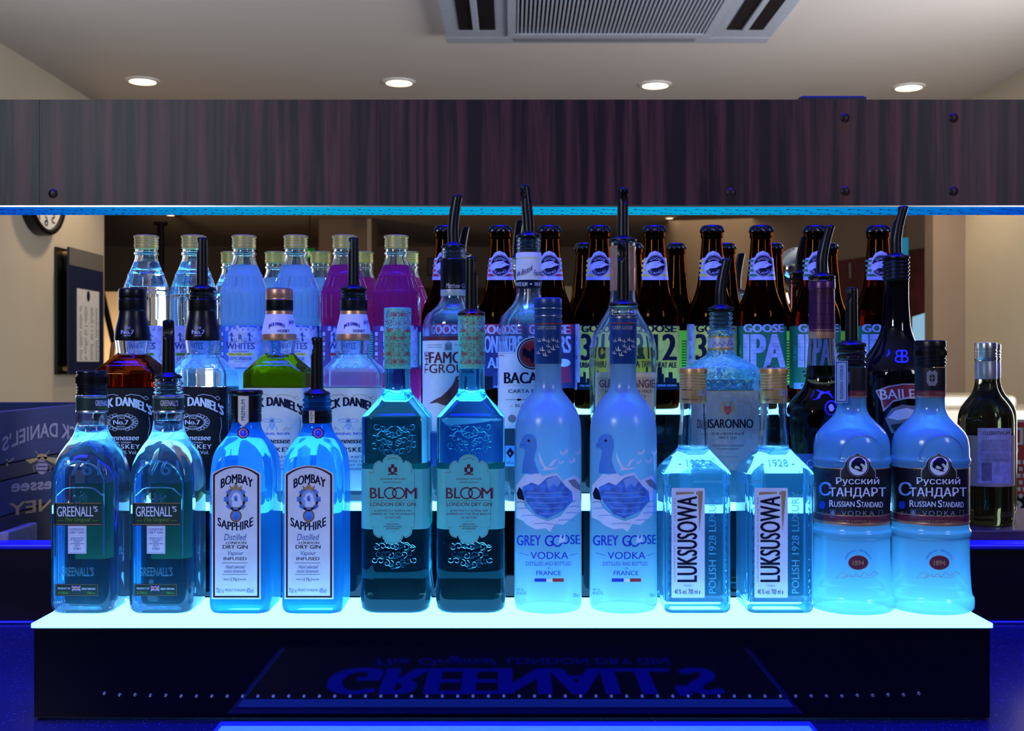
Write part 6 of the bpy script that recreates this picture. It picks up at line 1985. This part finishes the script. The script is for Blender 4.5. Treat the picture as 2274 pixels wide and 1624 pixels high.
def beer(kind):
    o = thing('beer_bottle', '', 'bottle')
    X0 = .2872
    r = Ref(0, ROW3, X0=X0)
    secs = smooth(S([(0, 24), (1.2, 27.4), (4, 28.4), (12, 28.6), (60, 28.6), (104, 28.5), (112, 27.4), (119, 25.2), (126, 22.4), (133, 19.6), (140, 17.6), (150, 15.9), (162, 14.6), (177, 13.3), (190, 12.2), (196, 11.8)])) + smooth(S([(197.3, 11.9), (198.5, 12.9), (204, 12.9), (205.5, 12.2)])) + S([(208, 12.1)])

    glass_parts(o, 'beer', secs, M['gamber'], 9, .172, .2075, liquid=M['ldark'])
    # crown cap
    g = Geo(); n = 42; m_ = 8
    vs = []
    rows = [(.2042, .0137, 1), (.2056, .0136, .8), (.2078, .0131, .5), (.2098, .0127, .12), (.2110, .0118, 0), (.2119, .0098, 0), (.2124, .0060, 0), (.2125, .0004, 0)]
    for z, R_, am in rows:
        for k in range(n * 2):
            a = 2 * PI * k / (n * 2)
            rr = R_ + am * .0007 * math.cos(a * 21 * 1.0)
            vs.append((rr * math.cos(a), rr * math.sin(a), z))
    N2 = n * 2
    fs = [(i * N2 + k, i * N2 + (k + 1) % N2, (i + 1) * N2 + (k + 1) % N2, (i + 1) * N2 + k) for i in range(len(rows) - 1) for k in range(N2)]
    fs.append(tuple(range((len(rows) - 1) * N2, len(rows) * N2)))
    g.add(vs, fs, M['capblue']); add('crown_cap', g, o)
    neck = {'pink': M['pink'], 'yellow': M['yellow'], 'green': M['green']}[kind]
    # neck label: stripes and round goose emblem
    cN = lambda z: at_z(S([(140, 17.6), (150, 15.9), (162, 14.6), (177, 13.3), (190, 12.2)]), z)[1] + .0003
    c = 1691; L = Lab()
    L.poly([(c - 31, 622), (c - 26, 574), (c - 18, 572), (c - 12, 562), (c, 557), (c + 12, 562), (c + 18, 572), (c + 26, 574), (c + 31, 622)][::-1], M['lilac'], 1)
    for k in range(4):
        y0 = 577 + k * 10.5
        L.rect(c - 32, y0, c + 32, y0 + 5.5, neck, 2)
    L.ell(c + 1, 590, 23.5, 25.5, M['lilac'], 3); L.ell(c + 1, 590, 21.8, 24, M['ink'], 4); L.ring(c + 1, 590, 20.5, 22.3, .7, M['lilac'], 5)
    L.poly([(c - 20, 588), (c - 12, 583), (c, 580), (c + 8, 580), (c + 13, 584), (c + 22, 588), (c + 13, 591), (c + 6, 595), (c - 6, 596), (c - 14, 600), (c - 20, 604), (c - 21, 596)], M['lilac'], 6)
    L.ell(c + 8, 584.5, 1.2, 1.2, M['ink'], 7)
    L.text('GOOSE', 0, 0, 0, 0, M['lilac'], 6, b=.02, circ=(c + 1, 590, 13.5, -.85, .85, 5)); L.text('ISLAND', 0, 0, 0, 0, M['lilac'], 6, b=.02, circ=(c + 1, 590, 14, PI + .95, PI - .95, 5))
    g = L.geo(r.cyl(cN), 3, lay=.00008, ystep=4)
    add('neck_label', g, o)
    bg = {'pink': M['navyl'], 'yellow': M['yellow'], 'green': M['green']}[kind]
    g = Geo(); g.loft(S([(24, 28.7), (24.2, 28.9), (95, 28.9), (95.2, 28.7)]), bg, 11, cb=False, ct=False)
    c = 1694; L = Lab()
    big = M['lilac'] if kind != 'yellow' else M['ink']
    if kind == 'pink':
        L.rect(c - 52, 720, c + 52, 742, M['pink'], 1); L.text('GOOSE', c - 45, 722, c + 45, 742, M['lilac'], 3, b=.06)
        L.text('HONKERS', c - 46, 746, c + 46, 784, M['lilac'], 3, b=.03); L.text('ALE', c - 24, 794, c + 24, 818, M['lilac'], 3, b=.04)
        L.poly([(c + 20, 812), (c + 44, 806), (c + 48, 850), (c + 24, 852)], M['pink'], 2); L.ell(c + 34, 806, 12, 9, M['white'], 3); L.text('AROMA', c - 10, 856, c + 30, 861, M['lilac'], 3)
        L.rect(c - 52, 836, c - 12, 866, M['ink'], 1)
    elif kind == 'yellow':
        L.rect(c - 62, 720, c - 45, 866, M['lilac'], 1); L.text('GOOSE', c - 40, 722, c + 45, 738, M['ink'], 3, b=.07)
        L.text('312', c - 40, 742, c + 44, 801, M['ink'], 3, b=.035); L.text('URBAN WHEAT ALE', c - 44, 805, c + 46, 817, M['ink'], 3, b=.03)
        for k, (w_, h_) in enumerate([(8, 14), (6, 24), (9, 10), (5, 30), (9, 16), (7, 12), (10, 34), (6, 20), (9, 12), (8, 24), (8, 10)]):
            L.rect(c - 44 + k * 8.2, 851 - h_, c - 44 + k * 8.2 + w_, 852, M['ink'], 2)
        L.rect(c - 52, 850, c + 52, 866, M['ink'], 2); L.text('Hazy straw - LIGHT LEMON AROMA', c - 44, 854, c + 46, 860, M['skyb'], 3, b=.01)
        L.text('12', c - 57, 748, c - 51, 756, M['ink'], 3); L.text('18', c - 57, 790, c - 51, 798, M['ink'], 3)
    else:
        L.text('GOOSE', c - 45, 720, c + 43, 738, M['lilac'], 3, b=.07)
        L.text('IPA', c - 43, 742, c + 45, 816, M['lilac'], 3, b=.045)
        rr = random.Random(2)
        for k in range(9):
            yy = 748 + k * 7.5; L.rect(c - 46, yy, c + 46, yy + .35, M['green'], 4)
        for (xx, yy) in [(c + 22, 818), (c + 10, 816), (c - 24, 826), (c - 16, 834), (c - 32, 834), (c - 24, 842), (c - 34, 826)]:
            L.ell(xx, yy, 5.5, 5.5, M['greenlab'], 5); L.ring(xx, yy, 5, 5, .7, M['mint'], 6, n=12)
        L.rect(c - 55, 850, c + 52, 864, M['skyb'], 1); L.text('Bright citrus', c - 40, 853, c + 2, 861, M['ink'], 3, sh=.05)
        L.text('15 IBU', c - 55, 768, c - 51, 800, M['mint'], 3, rot=90)
    L.geo(r.cyl(.0290), 4, geo=g)
    L = Lab(); L.rect(-.026, .026, .026, .094, M['limelab'], 1)
    for k in range(15):
        L.rect(-.022, .030 + k * .0036, -.003, .0315 + k * .0036, M['greenlab'], 2); L.rect(.001, .030 + k * .0036, .020, .0312 + k * .0036, M['greenlab'], 2)
    L.ell(.012, .086, .004, .004, M['greenlab'], 3)
    L.geo(lambda x, y, o_: ((.0290 + o_) * math.sin(x / .029), (.0290 + o_) * math.cos(x / .029), y), .003, geo=g)
    add('wrap_label', g, o)
    return o


M['capblue'] = P('dark_crown_cap', (.03, .03, .05), .25, .7)
M['navyl'] = P('navy_label', (.03, .03, .16), .5)
lem = {k: lemonade(k) for k in ('clear', 'cloudy', 'pink')}
br = {k: beer(k) for k in ('pink', 'yellow', 'green')}
used = set()
MIR = 1.441 * 2 - ROW3[0]  # depth of the top tier's mirror images, built as solid bottle copies


def place(protos, kind, px_, label, group, mirrored=False, X=None):
    p = protos[kind]
    if id(p) in used:
        o = copy_tree(p)
    else:
        o = p; used.add(id(p))
    o['label'] = label
    o['group'] = group
    d = ROW3[0]
    X = (px_ - 1137) * d / F if X is None else X
    if mirrored:
        o.location = (X - .004, MIR, ZC - ROW3[1]); o.rotation_euler = (0, 0, PI)
    else:
        o.location = (X, d, ZC - ROW3[1]); o.rotation_euler = (0, 0, 0)
    return o


gl = 'lemonade bottles on the top tier'; gb = 'beer bottles on the top tier'
gr_l = 'mirror images of the top-tier lemonade bottles'; gr_b = 'mirror images of the top-tier beer bottles'
for kind, x_, lb in [('clear', 325, 'clear lemonade bottle with gold cap, standing nearest the menu board'), ('clear', 430, 'clear lemonade bottle partly behind the black-label whiskey pourer'),
                     ('cloudy', 542, 'cloudy white lemonade bottle with blue label, between the two square whiskey pourers'), ('cloudy', 657, 'cloudy white lemonade bottle behind the copper and black cap'),
                     ('pink', 765, 'pink lemonade bottle behind the honey whiskey pourer'), ('pink', 880, 'pink lemonade bottle above the floral-capped gin bottle')]:
    place(lem, kind, x_, lb, gl)
for kind, x_, lb in [('pink', 990, 'brown beer bottle with crimson neck label, behind the grouse whisky neck'), ('pink', 1111, 'brown beer bottle with crimson neck label, between grouse whisky and white rum'),
                     ('pink', 1220, 'brown beer bottle with crimson neck label, just past the white rum neck'), ('yellow', 1330, 'brown beer bottle with yellow 312 label, before the copper-foil malt whisky'),
                     ('yellow', 1453, 'brown beer bottle with yellow 312 label, just past the malt whisky'), ('yellow', 1581, 'brown beer bottle with yellow 312 label, behind the amaretto pourer'),
                     ('green', 1690, 'brown beer bottle with fully visible green IPA label'), ('green', 1810, 'brown beer bottle with green IPA label, behind the purple foil neck'),
                     ('green', 1950, 'brown beer bottle with green IPA label, beside the cream liqueur neck')]:
    place(br, kind, x_, lb, gb)
for kind, x_, lb in [('clear', 430, 'mirror image of a clear lemonade bottle, peeping past the second lemonade bottle'), ('cloudy', 542, 'mirror image of a cloudy lemonade bottle, just left of the second cloudy one'),
                     ('cloudy', 657, 'mirror image of a cloudy lemonade bottle beside the first pink one'), ('pink', 765, 'mirror image of a pink lemonade bottle between the two near pink ones'),
                     ('pink', 880, 'mirror image of a pink lemonade bottle beside the last near pink one')]:
    place(lem, kind, x_, lb, gr_l, True)
for kind, x_, lb in [('yellow', 1330, 'mirror image of a dark beer bottle beside the first 312 bottle, lime back label showing'), ('yellow', 1453, 'mirror image of a dark beer bottle mostly hidden behind the malt whisky neck'),
                     ('yellow', 1563, 'mirror image of a dark beer bottle with lime back label, between two 312 bottles'), ('green', 1690, 'mirror image of a dark beer bottle behind the last 312 bottle'),
                     ('green', 1810, 'mirror image of a dark beer bottle behind the fully visible IPA bottle'), ('green', 1950, 'mirror image of a dark beer bottle behind the IPA bottle with the purple neck before it')]:
    place(br, kind, x_, lb, gr_b, True)


# mirror images of middle-tier pourers, built as whole bottles behind the top tier
def mirror_neck(px_, ytop, ycol, label, rb=.0325, mat='gclear0', lean=0.0):
    d = MIR + .115
    s = d / F
    o = thing('mirrored_pourer_bottle', label, 'bottle', ((px_ - 1137) * s, d, ZC - ROW2[1]), 'mirror images of bottles with black pourers')
    zc = ROW2[1] + (HY - ycol) * s
    secs = smooth(S([(0, 26), (1.2, 30), (5, rb * 1e3), (100, rb * 1e3), (zc * 1e3 - 92, rb * 1e3), (zc * 1e3 - 75, rb * 800), (zc * 1e3 - 60, 15), (zc * 1e3 - 50, 13.2)])) + S([(zc * 1e3 - 20, 13)] + ringprof(zc * 1e3 - 16, zc * 1e3 - 2, 12, 1.3, 3) + [(zc * 1e3, 12)])
    g = Geo(); g.loft(secs, M[mat], 11); add('glass_body', g, o)
    pourer(o, zc + .0002, .0140, (ycol - ytop) * s, .16, 60, lean=lean, cork=False)


mirror_neck(1026, 509, 570, 'mirror image of a black pourer beside the grouse whisky neck', lean=.05)
mirror_neck(1148, 494, 575, 'mirror image of a black pourer just before the white rum neck', lean=-.02)
mirror_neck(1402, 568, 640, 'mirror image of a black pourer hidden behind the malt whisky neck') if False else None
mirror_neck(604, 585, 665, 'mirror image of a black pourer beside the second cloudy lemonade bottle')
mirror_neck(1636, 568, 650, 'mirror image of a black pourer between a 312 and an IPA bottle', lean=.03)
mirror_neck(1774, 530, 610, 'mirror image of a black pourer beside the chrome beer font', mat='gbrown', lean=.06)

del w
